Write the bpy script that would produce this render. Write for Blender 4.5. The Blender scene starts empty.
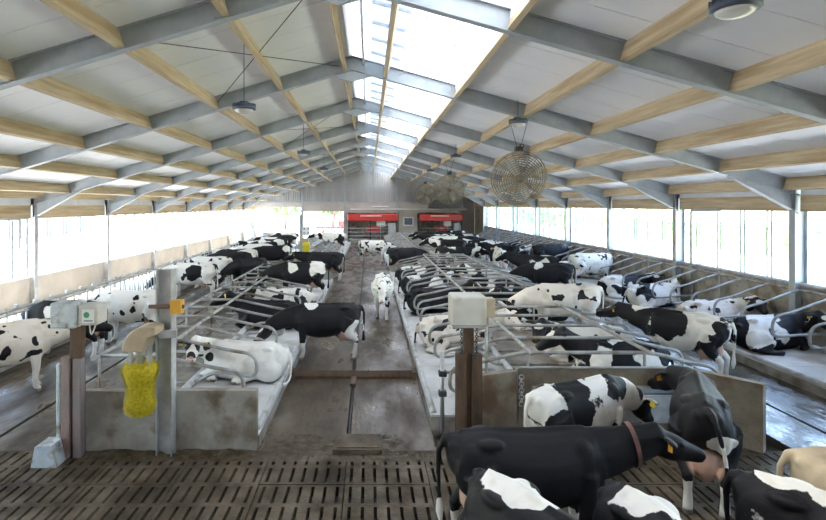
import bpy, bmesh, math, random
from mathutils import Vector, Matrix, noise

# ------------------------------------------------------------------ camera, sky, sun, exposure
S = bpy.context.scene
COL = S.collection
F, VX, VY, H = 540.0, 369.0, 205.0, 3.8          # focal length and vanishing point in pixels, eye height
cam_d = bpy.data.cameras.new('camera')
cam = bpy.data.objects.new('camera', cam_d); COL.objects.link(cam)
cam_d.sensor_width = 36.0
cam_d.lens = 36.0 * F / 826.0
cam_d.shift_x = (413.0 - VX) / 826.0
cam_d.shift_y = -(260.0 - VY) / 826.0
cam_d.clip_end = 600
cam.location = (0, 0, H)
cam.rotation_euler = (math.pi / 2, 0, 0)
S.camera = cam

w = bpy.data.worlds.new('sky'); S.world = w
w.use_nodes = True
nt = w.node_tree
bg = nt.nodes['Background']
sky = nt.nodes.new('ShaderNodeTexSky')
sky.sky_type = 'NISHITA'; sky.sun_disc = False
sky.sun_elevation = math.radians(66); sky.sun_rotation = math.radians(-60)
sky.air_density = 1.2; sky.dust_density = 1.0
nt.links.new(sky.outputs[0], bg.inputs[0])
bg.inputs[1].default_value = 0.55

sun_d = bpy.data.lights.new('sun', 'SUN'); sun = bpy.data.objects.new('sun', sun_d); COL.objects.link(sun)
sun_d.energy = 7.5; sun_d.angle = math.radians(0.8); sun_d.color = (1.0, 0.94, 0.83)
sd = Vector((-0.50, -0.22, 1.25)).normalized()   # towards the sun
sun.rotation_euler = sd.to_track_quat('Z', 'Y').to_euler()

S.view_settings.view_transform = 'Standard'
S.view_settings.look = 'None'
S.view_settings.gamma = 1.0
S.view_settings.use_curve_mapping = False
S.view_settings.exposure = 2.2

def at(px, py, z=0.0):
    """world point on the horizontal level z seen at pixel px, py"""
    Y = F * (H - z) / (py - VY)
    return ((px - VX) * Y / F, Y)

# ------------------------------------------------------------------ materials
def new_mat(name):
    m = bpy.data.materials.new(name); m.use_nodes = True
    return m, m.node_tree.nodes, m.node_tree.links, m.node_tree.nodes['Principled BSDF']

def noise_mat(name, c1, c2, scale=4.0, rough=(0.5, 0.8), bump=0.0, metal=0.0, detail=5.0, spec=0.5, mid=0.5, width=0.13,
              stretch=(1, 1, 1), c3=None, scale3=1.0, bscale=None, world=True):
    m, n, l, b = new_mat(name)
    if world:
        g = n.new('ShaderNodeNewGeometry'); src = g.outputs['Position']
    else:
        g = n.new('ShaderNodeTexCoord'); src = g.outputs['Object']
    mp = n.new('ShaderNodeMapping'); mp.inputs['Scale'].default_value = stretch
    l.new(src, mp.inputs[0])
    t = n.new('ShaderNodeTexNoise'); t.inputs['Scale'].default_value = scale; t.inputs['Detail'].default_value = detail
    t.inputs['Roughness'].default_value = 0.62
    l.new(mp.outputs[0], t.inputs[0])
    r = n.new('ShaderNodeValToRGB')
    r.color_ramp.elements[0].position = mid - width; r.color_ramp.elements[0].color = (*c1, 1)
    r.color_ramp.elements[1].position = mid + width; r.color_ramp.elements[1].color = (*c2, 1)
    l.new(t.outputs[0], r.inputs[0])
    out = r.outputs[0]
    if c3:
        t3 = n.new('ShaderNodeTexNoise'); t3.inputs['Scale'].default_value = scale3; t3.inputs['Detail'].default_value = 6
        l.new(mp.outputs[0], t3.inputs[0])
        mr3 = n.new('ShaderNodeMapRange'); mr3.inputs[1].default_value = 0.5; mr3.inputs[2].default_value = 0.68
        l.new(t3.outputs[0], mr3.inputs[0])
        mx = n.new('ShaderNodeMixRGB'); mx.inputs[2].default_value = (*c3, 1)
        l.new(mr3.outputs[0], mx.inputs[0]); l.new(out, mx.inputs[1]); out = mx.outputs[0]
    l.new(out, b.inputs['Base Color'])
    mr = n.new('ShaderNodeMapRange'); mr.inputs[1].default_value = 0.38; mr.inputs[2].default_value = 0.62
    mr.inputs[3].default_value = rough[0]; mr.inputs[4].default_value = rough[1]
    l.new(t.outputs[0], mr.inputs[0]); l.new(mr.outputs[0], b.inputs['Roughness'])
    b.inputs['Metallic'].default_value = metal
    b.inputs['Specular IOR Level'].default_value = spec
    if bump:
        t2 = n.new('ShaderNodeTexNoise'); t2.inputs['Scale'].default_value = bscale or scale * 6; t2.inputs['Detail'].default_value = 4
        l.new(mp.outputs[0], t2.inputs[0])
        bp = n.new('ShaderNodeBump'); bp.inputs['Strength'].default_value = bump; bp.inputs['Distance'].default_value = 0.02
        l.new(t2.outputs[0], bp.inputs['Height']); l.new(bp.outputs[0], b.inputs['Normal'])
    return m

M = {}
M['alley'] = noise_mat('alley concrete', (.045, .032, .020), (.132, .101, .071), 1.1, (.62, .20), .35, spec=.32, c3=(.050, .034, .018), scale3=.6, stretch=(1, .35, 1), bscale=14)
M['wetalley'] = noise_mat('wet alley concrete', (.045, .038, .032), (.12, .105, .09), 1.6, (.34, .06), .5, spec=.6, c3=(.05, .036, .022), scale3=.6, stretch=(1, .5, 1), bscale=9)
M['slat'] = noise_mat('slat concrete', (.054, .039, .023), (.150, .116, .077), 1.5, (.8, .45), .6, spec=.25, c3=(.032, .022, .012), scale3=.9, bscale=30)
M['muck'] = noise_mat('manure', (.04, .028, .014), (.095, .070, .040), 6, (.7, .4), .6, spec=.3, bscale=40)
M['pit'] = noise_mat('brown pit', (.022, .017, .012), (.035, .028, .02), 3)  # own brown of the manure in the pit below the slots
M['bed'] = noise_mat('limed rubber bed', (.52, .515, .50), (.68, .68, .665), .9, (.7, .9), .2, c3=(.34, .31, .27), scale3=1.1, bscale=25)
M['headlane'] = noise_mat('head lane', (.17, .15, .125), (.33, .30, .26), 2.2, (.7, .95), .3)
M['feed'] = noise_mat('feed table', (.56, .54, .50), (.70, .68, .64), .8, (.5, .8))
M['lowwall'] = noise_mat('stained wall concrete', (.24, .215, .185), (.38, .355, .315), 2.0, (.6, .9), .4, c3=(.15, .115, .08), scale3=2.6, bscale=30)
M['endwall'] = noise_mat('ochre stained concrete', (.20, .165, .12), (.36, .31, .23), 1.8, (.6, .9), .4, c3=(.17, .10, .055), scale3=2.2, bscale=30)
M['panelwall'] = noise_mat('wall panel concrete', (.50, .445, .38), (.60, .545, .475), .9, (.7, .9), .1)
M['backwall'] = noise_mat('back wall block', (.40, .365, .325), (.50, .465, .42), .7, (.7, .9), .1)
M['steel'] = noise_mat('galvanised steel', (.42, .43, .435), (.58, .59, .59), 6, (.35, .6), 0, .55)
M['tube'] = noise_mat('dull galvanised tube', (.30, .30, .295), (.46, .455, .44), 5, (.4, .65), 0, .35, c3=(.22, .17, .12), scale3=3)
M['pipe'] = noise_mat('pale pipe', (.50, .51, .51), (.62, .63, .63), 4, (.4, .6), 0, 0, c3=(.36, .32, .27), scale3=3)
M['rafter'] = noise_mat('rafter steel', (.33, .365, .39), (.43, .465, .49), 2.5, (.4, .65), 0, .2)
M['timber'] = noise_mat('purlin timber', (.44, .34, .205), (.60, .485, .315), 2.0, (.6, .85), .1, stretch=(7, .5, 7), c3=(.38, .27, .15), scale3=.8)
M['roof'] = noise_mat('white roof panel', (.85, .86, .87), (.90, .905, .91), .8, (.4, .6))
M['seam'] = noise_mat('dark seam', (.10, .10, .10), (.16, .16, .16), 3)
M['rust'] = noise_mat('rusty steel', (.065, .042, .028), (.17, .108, .07), 5, (.6, .9), .2, .2, stretch=(1, 1, .35))
M['redrust'] = noise_mat('worn red channel', (.20, .125, .11), (.34, .25, .225), 6, (.5, .8), .1, .2, stretch=(1, 1, .4), c3=(.22, .23, .25), scale3=2)
M['boxgrey'] = noise_mat('box plastic', (.50, .49, .455), (.60, .59, .555), 2, (.5, .7), 0, c3=(.42, .39, .33), scale3=3)
M['boxblue'] = noise_mat('worn blue grey box', (.42, .48, .52), (.56, .61, .63), 5, (.5, .7), .1, c3=(.20, .165, .13), scale3=6)
M['bristle'] = noise_mat('yellow bristle', (.40, .31, .01), (.66, .55, .025), 22, (.7, .9), 0)
M['beige'] = noise_mat('beige cover', (.40, .325, .225), (.50, .41, .295), 3, (.4, .6))
M['orange'] = noise_mat('orange cap', (.58, .30, .035), (.70, .40, .06), 5)
M['wire'] = noise_mat('fan wire', (.20, .17, .12), (.30, .26, .19), 5, (.5, .7), 0, .2)
M['dark'] = noise_mat('dark metal', (.025, .026, .028), (.06, .062, .065), 4, (.4, .7))
M['lamp'] = noise_mat('lamp housing', (.06, .075, .11), (.12, .14, .18), 4, (.4, .6), 0, .3)
M['lampglass'] = noise_mat('lamp glass', (.62, .61, .57), (.74, .73, .69), 4, (.15, .3))
M['red'] = noise_mat('robot red', (.50, .025, .025), (.62, .05, .045), 2, (.3, .5))
M['white'] = noise_mat('white paint', (.68, .69, .70), (.78, .79, .80), 2, (.4, .6))
M['winglass'] = noise_mat('dark pane', (.10, .14, .18), (.18, .23, .28), 1, (.08, .15))
M['green'] = noise_mat('green print', (.04, .30, .12), (.06, .36, .16), 3)
M['blue'] = noise_mat('blue plastic', (.04, .12, .40), (.06, .17, .50), 3)
M['clad'] = noise_mat('cladding', (.32, .32, .31), (.44, .44, .425), 1.2, (.4, .7), 0, .15, stretch=(1, 1, .2))
M['gravel'] = noise_mat('yard', (.58, .56, .51), (.70, .68, .62), .6, (.8, 1), .2)
M['grass'] = noise_mat('meadow', (.46, .47, .27), (.58, .58, .38), .3, (.8, 1), .2)
M['leaf'] = noise_mat('leaves', (.05, .12, .025), (.16, .27, .06), 1.2, (.5, .8))
M['corn'] = noise_mat('corn leaves', (.10, .19, .035), (.30, .38, .10), .8, (.5, .8))
M['bark'] = noise_mat('bark', (.08, .06, .04), (.16, .12, .08), 6)
M['tag'] = noise_mat('ear tag', (.75, .34, .03), (.85, .42, .05), 5)
M['tagy'] = noise_mat('ear tag yellow', (.72, .62, .06), (.82, .70, .08), 5)
M['eye'] = noise_mat('eye', (.008, .006, .005), (.012, .01, .008), 5, (.05, .1))
M['collar'] = noise_mat('collar', (.10, .055, .05), (.22, .10, .09), 8)
M['skin'] = noise_mat('skin tone', (.45, .27, .19), (.5, .3, .22), 5)
M['shirt'] = noise_mat('red shirt', (.5, .06, .05), (.6, .1, .08), 5)
M['jeans'] = noise_mat('blue jeans', (.05, .09, .25), (.08, .13, .32), 5)
M['hair'] = noise_mat('hair', (.04, .025, .015), (.07, .04, .025), 5)
M['render'] = noise_mat('shed wall', (.34, .36, .42), (.44, .46, .52), .5)

def net_mat(name, fac, col):
    m, n, l, b = new_mat(name)
    n.remove(b)
    tr = n.new('ShaderNodeBsdfTransparent'); tl = n.new('ShaderNodeBsdfTranslucent'); df = n.new('ShaderNodeBsdfDiffuse')
    tl.inputs[0].default_value = (*col, 1); df.inputs[0].default_value = (*col, 1)
    mx = n.new('ShaderNodeMixShader'); mx.inputs[0].default_value = 0.35
    l.new(tl.outputs[0], mx.inputs[1]); l.new(df.outputs[0], mx.inputs[2])
    m2 = n.new('ShaderNodeMixShader'); m2.inputs[0].default_value = fac
    l.new(tr.outputs[0], m2.inputs[1]); l.new(mx.outputs[0], m2.inputs[2])
    l.new(m2.outputs[0], n['Material Output'].inputs[0])
    return m
M['net_l'] = net_mat('wind net left', .14, (.6, .6, .62))
M['net_r'] = net_mat('wind net right', .12, (.88, .89, .88))
M['skylight'] = net_mat('translucent sheet', .97, (.54, .535, .525))
M['curtain'] = net_mat('white curtain', .92, (.88, .88, .86))

def cow_material():
    m, n, l, b = new_mat('cow hair')
    a = n.new('ShaderNodeAttribute'); a.attribute_name = 'coat'
    sp = n.new('ShaderNodeSeparateColor'); l.new(a.outputs['Color'], sp.inputs[0])
    tc = n.new('ShaderNodeTexCoord')
    t = n.new('ShaderNodeTexNoise'); t.inputs['Scale'].default_value = 16; t.inputs['Detail'].default_value = 5
    l.new(tc.outputs['Object'], t.inputs[0])
    ma = n.new('ShaderNodeMath'); ma.operation = 'MULTIPLY_ADD'; ma.inputs[1].default_value = .16; ma.inputs[2].default_value = -.08
    l.new(t.outputs[0], ma.inputs[0])
    ad = n.new('ShaderNodeMath'); ad.operation = 'ADD'; l.new(ma.outputs[0], ad.inputs[0]); l.new(sp.outputs[0], ad.inputs[1])
    mr = n.new('ShaderNodeMapRange'); mr.inputs[1].default_value = .49; mr.inputs[2].default_value = .515
    l.new(ad.outputs[0], mr.inputs[0])
    oi = n.new('ShaderNodeObjectInfo')
    # dirt stains on the white hair
    t2 = n.new('ShaderNodeTexNoise'); t2.inputs['Scale'].default_value = 3.2; t2.inputs['Detail'].default_value = 6
    l.new(tc.outputs['Object'], t2.inputs[0])
    m2 = n.new('ShaderNodeMapRange'); m2.inputs[1].default_value = .52; m2.inputs[2].default_value = .75; m2.inputs[4].default_value = .5
    l.new(t2.outputs[0], m2.inputs[0])
    dm = n.new('ShaderNodeMixRGB'); dm.inputs[2].default_value = (.36, .27, .17, 1)
    l.new(m2.outputs[0], dm.inputs[0]); l.new(oi.outputs['Color'], dm.inputs[1])
    mx = n.new('ShaderNodeMixRGB'); mx.inputs[2].default_value = (.014, .0135, .016, 1)
    l.new(mr.outputs[0], mx.inputs[0]); l.new(dm.outputs[0], mx.inputs[1])
    mp = n.new('ShaderNodeMixRGB'); mp.inputs[2].default_value = (.62, .40, .31, 1)
    l.new(sp.outputs[1], mp.inputs[0]); l.new(mx.outputs[0], mp.inputs[1])
    mh = n.new('ShaderNodeMixRGB'); mh.inputs[2].default_value = (.10, .075, .05, 1)
    l.new(sp.outputs[2], mh.inputs[0]); l.new(mp.outputs[0], mh.inputs[1])
    l.new(mh.outputs[0], b.inputs['Base Color'])
    b.inputs['Roughness'].default_value = .55
    b.inputs['Specular IOR Level'].default_value = .18
    bp = n.new('ShaderNodeBump'); bp.inputs['Strength'].default_value = .25; bp.inputs['Distance'].default_value = .015
    t3 = n.new('ShaderNodeTexNoise'); t3.inputs['Scale'].default_value = 60
    l.new(tc.outputs['Object'], t3.inputs[0]); l.new(t3.outputs[0], bp.inputs['Height']); l.new(bp.outputs[0], b.inputs['Normal'])
    return m
M['cow'] = cow_material()

# ------------------------------------------------------------------ mesh helpers
class MB:
    def __init__(s): s.v = []; s.f = []
    def add(s, vs, fs):
        k = len(s.v); s.v += [tuple(p) for p in vs]; s.f += [tuple(i + k for i in f) for f in fs]; return s
    def box(s, x0, x1, y0, y1, z0, z1):
        return s.add([(x0,y0,z0),(x1,y0,z0),(x1,y1,z0),(x0,y1,z0),(x0,y0,z1),(x1,y0,z1),(x1,y1,z1),(x0,y1,z1)],
                     [(0,3,2,1),(4,5,6,7),(0,1,5,4),(1,2,6,5),(2,3,7,6),(3,0,4,7)])
    def prism(s, poly, axis, a, b):
        """poly in the plane across the axis; axis 'x': (y,z), 'y': (x,z), 'z': (x,y)"""
        n = len(poly)
        def p(q, t):
            return (t, q[0], q[1]) if axis == 'x' else (q[0], t, q[1]) if axis == 'y' else (q[0], q[1], t)
        vs = [p(q, a) for q in poly] + [p(q, b) for q in poly]
        fs = [tuple(range(n))[::-1], tuple(range(n, 2 * n))] + [(i, (i+1) % n, n + (i+1) % n, n + i) for i in range(n)]
        return s.add(vs, fs)
    def bar(s, p, q, hw, hh, up=(0,0,1)):
        """rectangular bar from p to q"""
        p, q = Vector(p), Vector(q); d = (q - p).normalized(); u = Vector(up)
        sd_ = d.cross(u)
        if sd_.length < 1e-4: sd_ = d.cross(Vector((1,0,0)))
        sd_.normalize(); u = sd_.cross(d).normalized()
        vs = []
        for c in (p, q):
            for a, b in ((-1,-1),(1,-1),(1,1),(-1,1)): vs.append(c + sd_*hw*a + u*hh*b)
        return s.add(vs, [(3,2,1,0),(4,5,6,7),(0,1,5,4),(1,2,6,5),(2,3,7,6),(3,0,4,7)])
    def loft(s, rings):
        n = len(rings[0]); vs = [p for r in rings for p in r]; fs = []
        for i in range(len(rings) - 1):
            for j in range(n):
                a, b = i*n + j, i*n + (j+1) % n
                fs.append((a, b, b + n, a + n))
        fs.append(tuple(range(n))[::-1]); fs.append(tuple(range((len(rings)-1)*n, len(rings)*n)))
        return s.add(vs, fs)
    def tube(s, pts, r, n=8):
        pts = [Vector(p) for p in pts]
        rr = r if isinstance(r, (list, tuple)) else [r] * len(pts)
        rings = []; ref = None
        for i, p in enumerate(pts):
            d = (pts[min(i+1, len(pts)-1)] - pts[max(i-1, 0)]).normalized()
            if ref is None:
                ref = Vector((0,0,1)) if abs(d.z) < .9 else Vector((1,0,0))
            u = (ref - d * ref.dot(d)).normalized(); ref = u
            q = d.cross(u)
            rings.append([p + (u*math.cos(2*math.pi*k/n) + q*math.sin(2*math.pi*k/n)) * rr[i] for k in range(n)])
        return s.loft(rings)
    def ell(s, c, r, nu=12, nv=8, rot=None):
        c = Vector(c); rings = []
        for i in range(nv + 1):
            a = math.pi * (i + .02) / (nv + .04) - math.pi/2
            ring = []
            for k in range(nu):
                b = 2*math.pi*k/nu
                v = Vector((r[0]*math.cos(a)*math.cos(b), r[1]*math.cos(a)*math.sin(b), r[2]*math.sin(a)))
                if rot: v = rot @ v
                ring.append(c + v)
            rings.append(ring)
        return s.loft(rings)
    def lathe(s, prof, c=(0,0,0), n=20):
        c = Vector(c)
        return s.loft([[c + Vector((r*math.cos(2*math.pi*k/n), r*math.sin(2*math.pi*k/n), z)) for k in range(n)] for r, z in prof])
    def ring(s, c, R, r, ax='y', n=28, m=4, rot=None):
        c = Vector(c); vs = []; fs = []
        for i in range(n):
            a = 2*math.pi*i/n
            for j in range(m):
                b = 2*math.pi*j/m; q = R + r*math.cos(b)
                v = Vector((q*math.cos(a), r*math.sin(b), q*math.sin(a))) if ax == 'y' else Vector((q*math.cos(a), q*math.sin(a), r*math.sin(b)))
                if rot: v = rot @ v
                vs.append(c + v)
        for i in range(n):
            for j in range(m):
                fs.append((i*m+j, ((i+1)%n)*m+j, ((i+1)%n)*m+(j+1)%m, i*m+(j+1)%m))
        return s.add(vs, fs)
    def mesh(s, name, mat, smooth=False):
        me = bpy.data.meshes.new(name); me.from_pydata(s.v, [], s.f)
        if mat: me.materials.append(M[mat] if isinstance(mat, str) else mat)
        bm = bmesh.new(); bm.from_mesh(me); bmesh.ops.recalc_face_normals(bm, faces=bm.faces); bm.to_mesh(me); bm.free()
        if smooth:
            me.polygons.foreach_set('use_smooth', [True]*len(me.polygons))
        me.update(); return me
    def build(s, name, mat, parent=None, smooth=False, loc=None):
        return link(name, s.mesh(name, mat, smooth), parent, loc)

def link(name, me, parent=None, loc=None):
    o = bpy.data.objects.new(name, me); COL.objects.link(o)
    if parent: o.parent = parent
    if loc: o.location = loc
    return o
def tag(o, label=None, cat=None, group=None, kind=None):
    if label: o['label'] = label
    if cat: o['category'] = cat
    if group: o['group'] = group
    if kind: o['kind'] = kind
    return o
def empty(name, loc=(0,0,0), label=None, cat=None, group=None, kind=None, rz=0):
    o = bpy.data.objects.new(name, None); COL.objects.link(o); o.location = loc; o.rotation_euler = (0,0,rz); o.empty_display_size = .1
    return tag(o, label, cat, group, kind)
def copy_tree(o, parent=None):
    c = o.copy(); COL.objects.link(c); c.parent = parent
    for ch in list(o.children): copy_tree(ch, c)
    return c
def fillet(pts, r, n=4):
    """round the corners of a polyline"""
    pts = [Vector(p) for p in pts]; out = [pts[0]]
    for i in range(1, len(pts)-1):
        a, b, c = pts[i-1], pts[i], pts[i+1]
        d1 = (a-b); d2 = (c-b); t = min(r, d1.length*.48, d2.length*.48)
        p, q = b + d1.normalized()*t, b + d2.normalized()*t
        for k in range(n+1):
            u = k/n
            out.append(p*(1-u)**2 + b*2*u*(1-u) + q*u*u)
    out.append(pts[-1]); return out
ORD = ['first','second','third','fourth','fifth','sixth','seventh','eighth','ninth','tenth','eleventh','twelfth','thirteenth','fourteenth','fifteenth']

# ------------------------------------------------------------------ measures of the barn (metres)
XL, XR, XA = -12.4, 11.4, -0.45           # left wall, right wall, ridge
SL, SR, ZA = 0.30, 0.28, 7.35             # roof slopes, underside of rafters at the ridge
D0, DB = 8.75, 5.5
FY = [D0 + DB*k for k in range(9)]        # portal frames
YB = D0 + DB*9                            # back gable
YF = -2.25
RD, RF = 0.38, 0.18                       # rafter depth, flange
def zr(x): return ZA - (SL*(XA - x) if x < XA else SR*(x - XA))    # underside of rafter
BED = .22
A0, A1 = -1.72, 1.05      # centre alley
LB = -4.4                 # left bed, left edge
RB = 6.6                  # centre block, right edge
OB = 8.95                 # outer bed, left edge
FX = -8.45                # feed fence
SY = 8.35                 # slatted floor ends here

# ------------------------------------------------------------------ floors
fl = empty('floor', kind='structure', label='wet brown concrete floor of the barn alleys and slatted passage', cat='floor')
MB().box(XL-.2, XR+.2, YF, YB, -.5, -.14).build('sub_floor', 'pit', fl)
def alley(x0, x1, y0, y1, gx, mt='alley'):
    MB().box(x0, gx-.035, y0, y1, -.14, 0).build('alley_slab', mt, fl)
    MB().box(gx+.035, x1, y0, y1, -.14, 0).build('alley_slab', mt, fl)
    MB().box(gx-.012, gx+.012, y0, y1, -.12, -.03).build('guide_rail', 'dark', fl)
alley(A0, A1, SY, YB, -.335)
alley(FX, LB, SY, YB, -6.05)
alley(RB, OB, SY, YB, 7.6, 'wetalley')
MB().box(LB, A0, 25.9, 33.0, -.14, 0).build('cross_passage_slab', 'alley', fl)
MB().box(A1, RB, 28.8, 31.5, -.14, 0).build('cross_passage_slab', 'alley', fl)
MB().box(XL, FX, YF, YB, -.14, .1).build('feed_table', 'feed', fl)
# slotted slabs: two rows of slots in each slab
def slab_mesh(W, L, ns, rows, sw=.042, sl=.40):
    mb = MB()
    xs = [0]; pit = W/ns
    for i in range(ns): xs += [pit*(i+.5)-sw/2, pit*(i+.5)+sw/2]
    xs.append(W)
    ys = [0]; pl = L/rows
    for j in range(rows): ys += [pl*(j+.5)-sl/2, pl*(j+.5)+sl/2]
    ys.append(L)
    nx, ny = len(xs), len(ys)
    vs = [(x, y, 0) for y in ys for x in xs]; fs = []
    for j in range(ny-1):
        for i in range(nx-1):
            if i % 2 == 1 and j % 2 == 1:
                a,b,c,d = j*nx+i, j*nx+i+1, (j+1)*nx+i+1, (j+1)*nx+i
                k = len(vs); vs += [(vs[q][0], vs[q][1], -.13) for q in (a,b,c,d)]
                fs += [(a,b,k+1,k),(b,c,k+2,k+1),(c,d,k+3,k+2),(d,a,k,k+3)]
            else: fs.append((j*nx+i, j*nx+i+1, (j+1)*nx+i+1, (j+1)*nx+i))
    k = len(vs); vs += [(0,0,-.13),(W,0,-.13),(W,L,-.13),(0,L,-.13)]
    c = (0, nx-1, ny*nx-1, (ny-1)*nx)
    for q in range(4): fs.append((c[q], c[(q+1)%4], k+(q+1)%4, k+q))
    mb.add(vs, fs)
    me = bpy.data.meshes.new('slotted_slab'); me.from_pydata(mb.v, [], mb.f); me.materials.append(M['slat']); me.update()
    return me
SW, SLn = 1.16, 1.0
sm = slab_mesh(SW-.012, SLn-.012, 7, 2)
nx = int((OB+1.0 - FX)/SW)
random.seed(3)
for i in range(nx + 1):
    for j in range(6):
        o = link('slotted_slab', sm, fl, (FX + i*SW, SY - (j+1)*SLn, random.uniform(-.006, .004)))
MB().box(OB, XR, YF, SY, -.14, 0).build('alley_slab', 'alley', fl)
MB().box(FX, OB, YF, SY-6*SLn, -.14, 0).build('alley_slab', 'alley', fl)

# raised cubicle beds
def bed(name, x0, x1, y0, y1, lane, label):
    b = empty(name, ((x0+x1)/2, y0, 0), label, 'bed', kind='structure')
    c = (x0+x1)/2
    # mats are separate pieces, one for each stall
    MB().box(x0-c, x1-c, 0, y1-y0, -.14, BED-.03).build('plinth', 'lowwall', b)
    n = max(1, int((y1-y0)/1.1)); st = (y1-y0)/n
    spans = []
    if lane is None: spans = [(x0, x1)]
    else: spans = [(x0, lane[0]), (lane[1], x1)]
    for a, d in spans:
        if d - a < .1: continue
        me = MB().prism([(a-c, BED-.03), (d-c, BED-.03), (d-c, BED), (a-c, BED)], 'y', .004, st-.004).mesh('stall_mat', 'bed')
        for k in range(n): link('stall_mat', me, b, (0, k*st, 0))
    if lane: MB().box(lane[0]-c, lane[1]-c, 0, y1-y0, BED-.03, BED-.004).build('head_lane', 'headlane', b)
    return b
BL = bed('cubicle_bed', LB, A0, 8.45, 25.9, (LB, -3.45), 'pale limed bed of the left cubicle row beside the centre alley')
BC = bed('cubicle_bed', A1, RB, 9.2, 28.8, (3.1, 4.6), 'pale limed double bed of the centre block, near section')
BL2 = bed('cubicle_bed', LB, A0, 33.0, 52.0, (LB, -3.45), 'limed bed of the far left cubicles before the gable')
BC2 = bed('cubicle_bed', A1, RB, 31.6, 52.0, (3.1, 4.6), 'limed double bed of the far centre block towards the milking robots')
BO = bed('cubicle_bed', OB, XR, 8.6, 50.0, None, 'limed bed of the outer cubicle row under the right windows')
def kerb(b, x, y0, y1):
    c = b.location.x
    MB().tube([(x-c, y0-b.location.y, BED+.02), (x-c, y1-b.location.y, BED+.02)], .055, 8).build('kerb_pipe', 'pipe', b, True)
kerb(BL, A0-.06, 8.6, 25.8); kerb(BC, A1+.06, 9.3, 28.7); kerb(BC, RB-.06, 9.3, 28.7)
kerb(BO, OB+.06, 8.7, 50); kerb(BL2, A0-.06, 33, 52); kerb(BC2, A1+.06, 31.7, 52)

# ------------------------------------------------------------------ walls
wl = empty('wall_left', (XL, 0, 0), 'low beige concrete wall under the left windows', 'wall', kind='structure')
wr = empty('wall_right', (XR, 0, 0), 'low grey brown concrete wall under the right windows', 'wall', kind='structure')
edges = [YF, 3.25] + FY + [YB]
ZSL, ZSR = 1.14, 1.72
for a, b in zip(edges[:-1], edges[1:]):
    MB().box(-.12, .0, a+.01, b-.01, -.1, ZSL).build('wall_panel', 'panelwall', wl)
    if b <= FY[-1] + .1 or True:
        MB().box(0, .12, a+.01, b-.01, -.1, ZSR if b < YB else 4.0).build('wall_panel', 'lowwall', wr)
MB().box(-.14, .04, YF, YB, ZSL, ZSL+.04).build('sill', 'white', wl)
MB().box(-.03, .14, YF, FY[-1], ZSR, ZSR+.04).build('sill', 'steel', wr)
wf = MB().box(XL, XR, YF-.2, YF, -.1, 7.6).build('wall_front', 'backwall'); tag(wf, 'concrete wall behind the viewing place', 'wall', kind='structure')

# back gable
wb = empty('wall_back', (0, YB, 0), 'back gable of concrete below and grey ribbed cladding above', 'wall', kind='structure')
ZC = 4.1
for x0, x1, z0, z1 in [(XL,-11.3,0,ZC),(-11.3,-2.75,3.55,ZC),(-7.35,-7.05,0,3.55),(-7.05,-2.75,3.1,3.55),(-2.75,XR,2.95,ZC),
                       (-2.75,-2.3,0,2.95),(3.2,5.2,0,2.95),(9.9,XR,0,2.95)]:
    MB().box(x0, x1, 0, .2, z0-.1 if z0 == 0 else z0, z1).build('wall_panel', 'backwall', wb)
for a_, b_ in ((-2.3, 3.2), (5.2, 9.9)):
    MB().box(a_, b_, 2.2, 2.4, -.1, 3.1).build('robot_room_wall', 'lowwall', wb)
    MB().box(a_-.15, a_, .2, 2.4, -.1, 3.1).build('robot_room_wall', 'lowwall', wb); MB().box(b_, b_+.15, .2, 2.4, -.1, 3.1).build('robot_room_wall', 'lowwall', wb)
    MB().box(a_-.15, b_+.15, .2, 2.4, 3.1, 3.2).build('robot_room_roof', 'lowwall', wb); MB().box(a_, b_, 0, 2.4, -.16, -.02).build('robot_room_floor', 'alley', wb)
x = XL
while x < XR - .01:
    x1 = min(x + 1.0, XR); mb = MB(); prof = []
    k = 0; q = x
    while q < x1 - 1e-6:
        prof += [(q, 0), (min(q+.13, x1), 0), (min(q+.16, x1), -.09), (min(q+.22, x1), -.09)]
        q += .25
    prof.append((x1, 0))
    vs = []; fs = []
    for (px_, dy) in prof: vs += [(px_, dy, ZC), (px_, dy, max(ZC+.02, zr(px_)+RD+.1))]
    for i in range(len(prof)-1): fs.append((2*i, 2*i+2, 2*i+3, 2*i+1))
    mb.add(vs, fs).build('cladding_sheet', 'clad', wb)
    x = x1
MB().box(XL, XR, -.09, 0, ZC-.06, ZC+.04).build('rail', 'rafter', wb)
MB().box(-9.2, 8.5, -.08, -.0, 5.35, 5.43).build('rail', 'rafter', wb)
for px_ in (-7.2, -2.6, 3.0, 9.6):
    MB().box(px_-.1, px_+.1, -.15, -.0, 0, zr(px_)+.2).build('post', 'rafter', wb)

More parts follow.
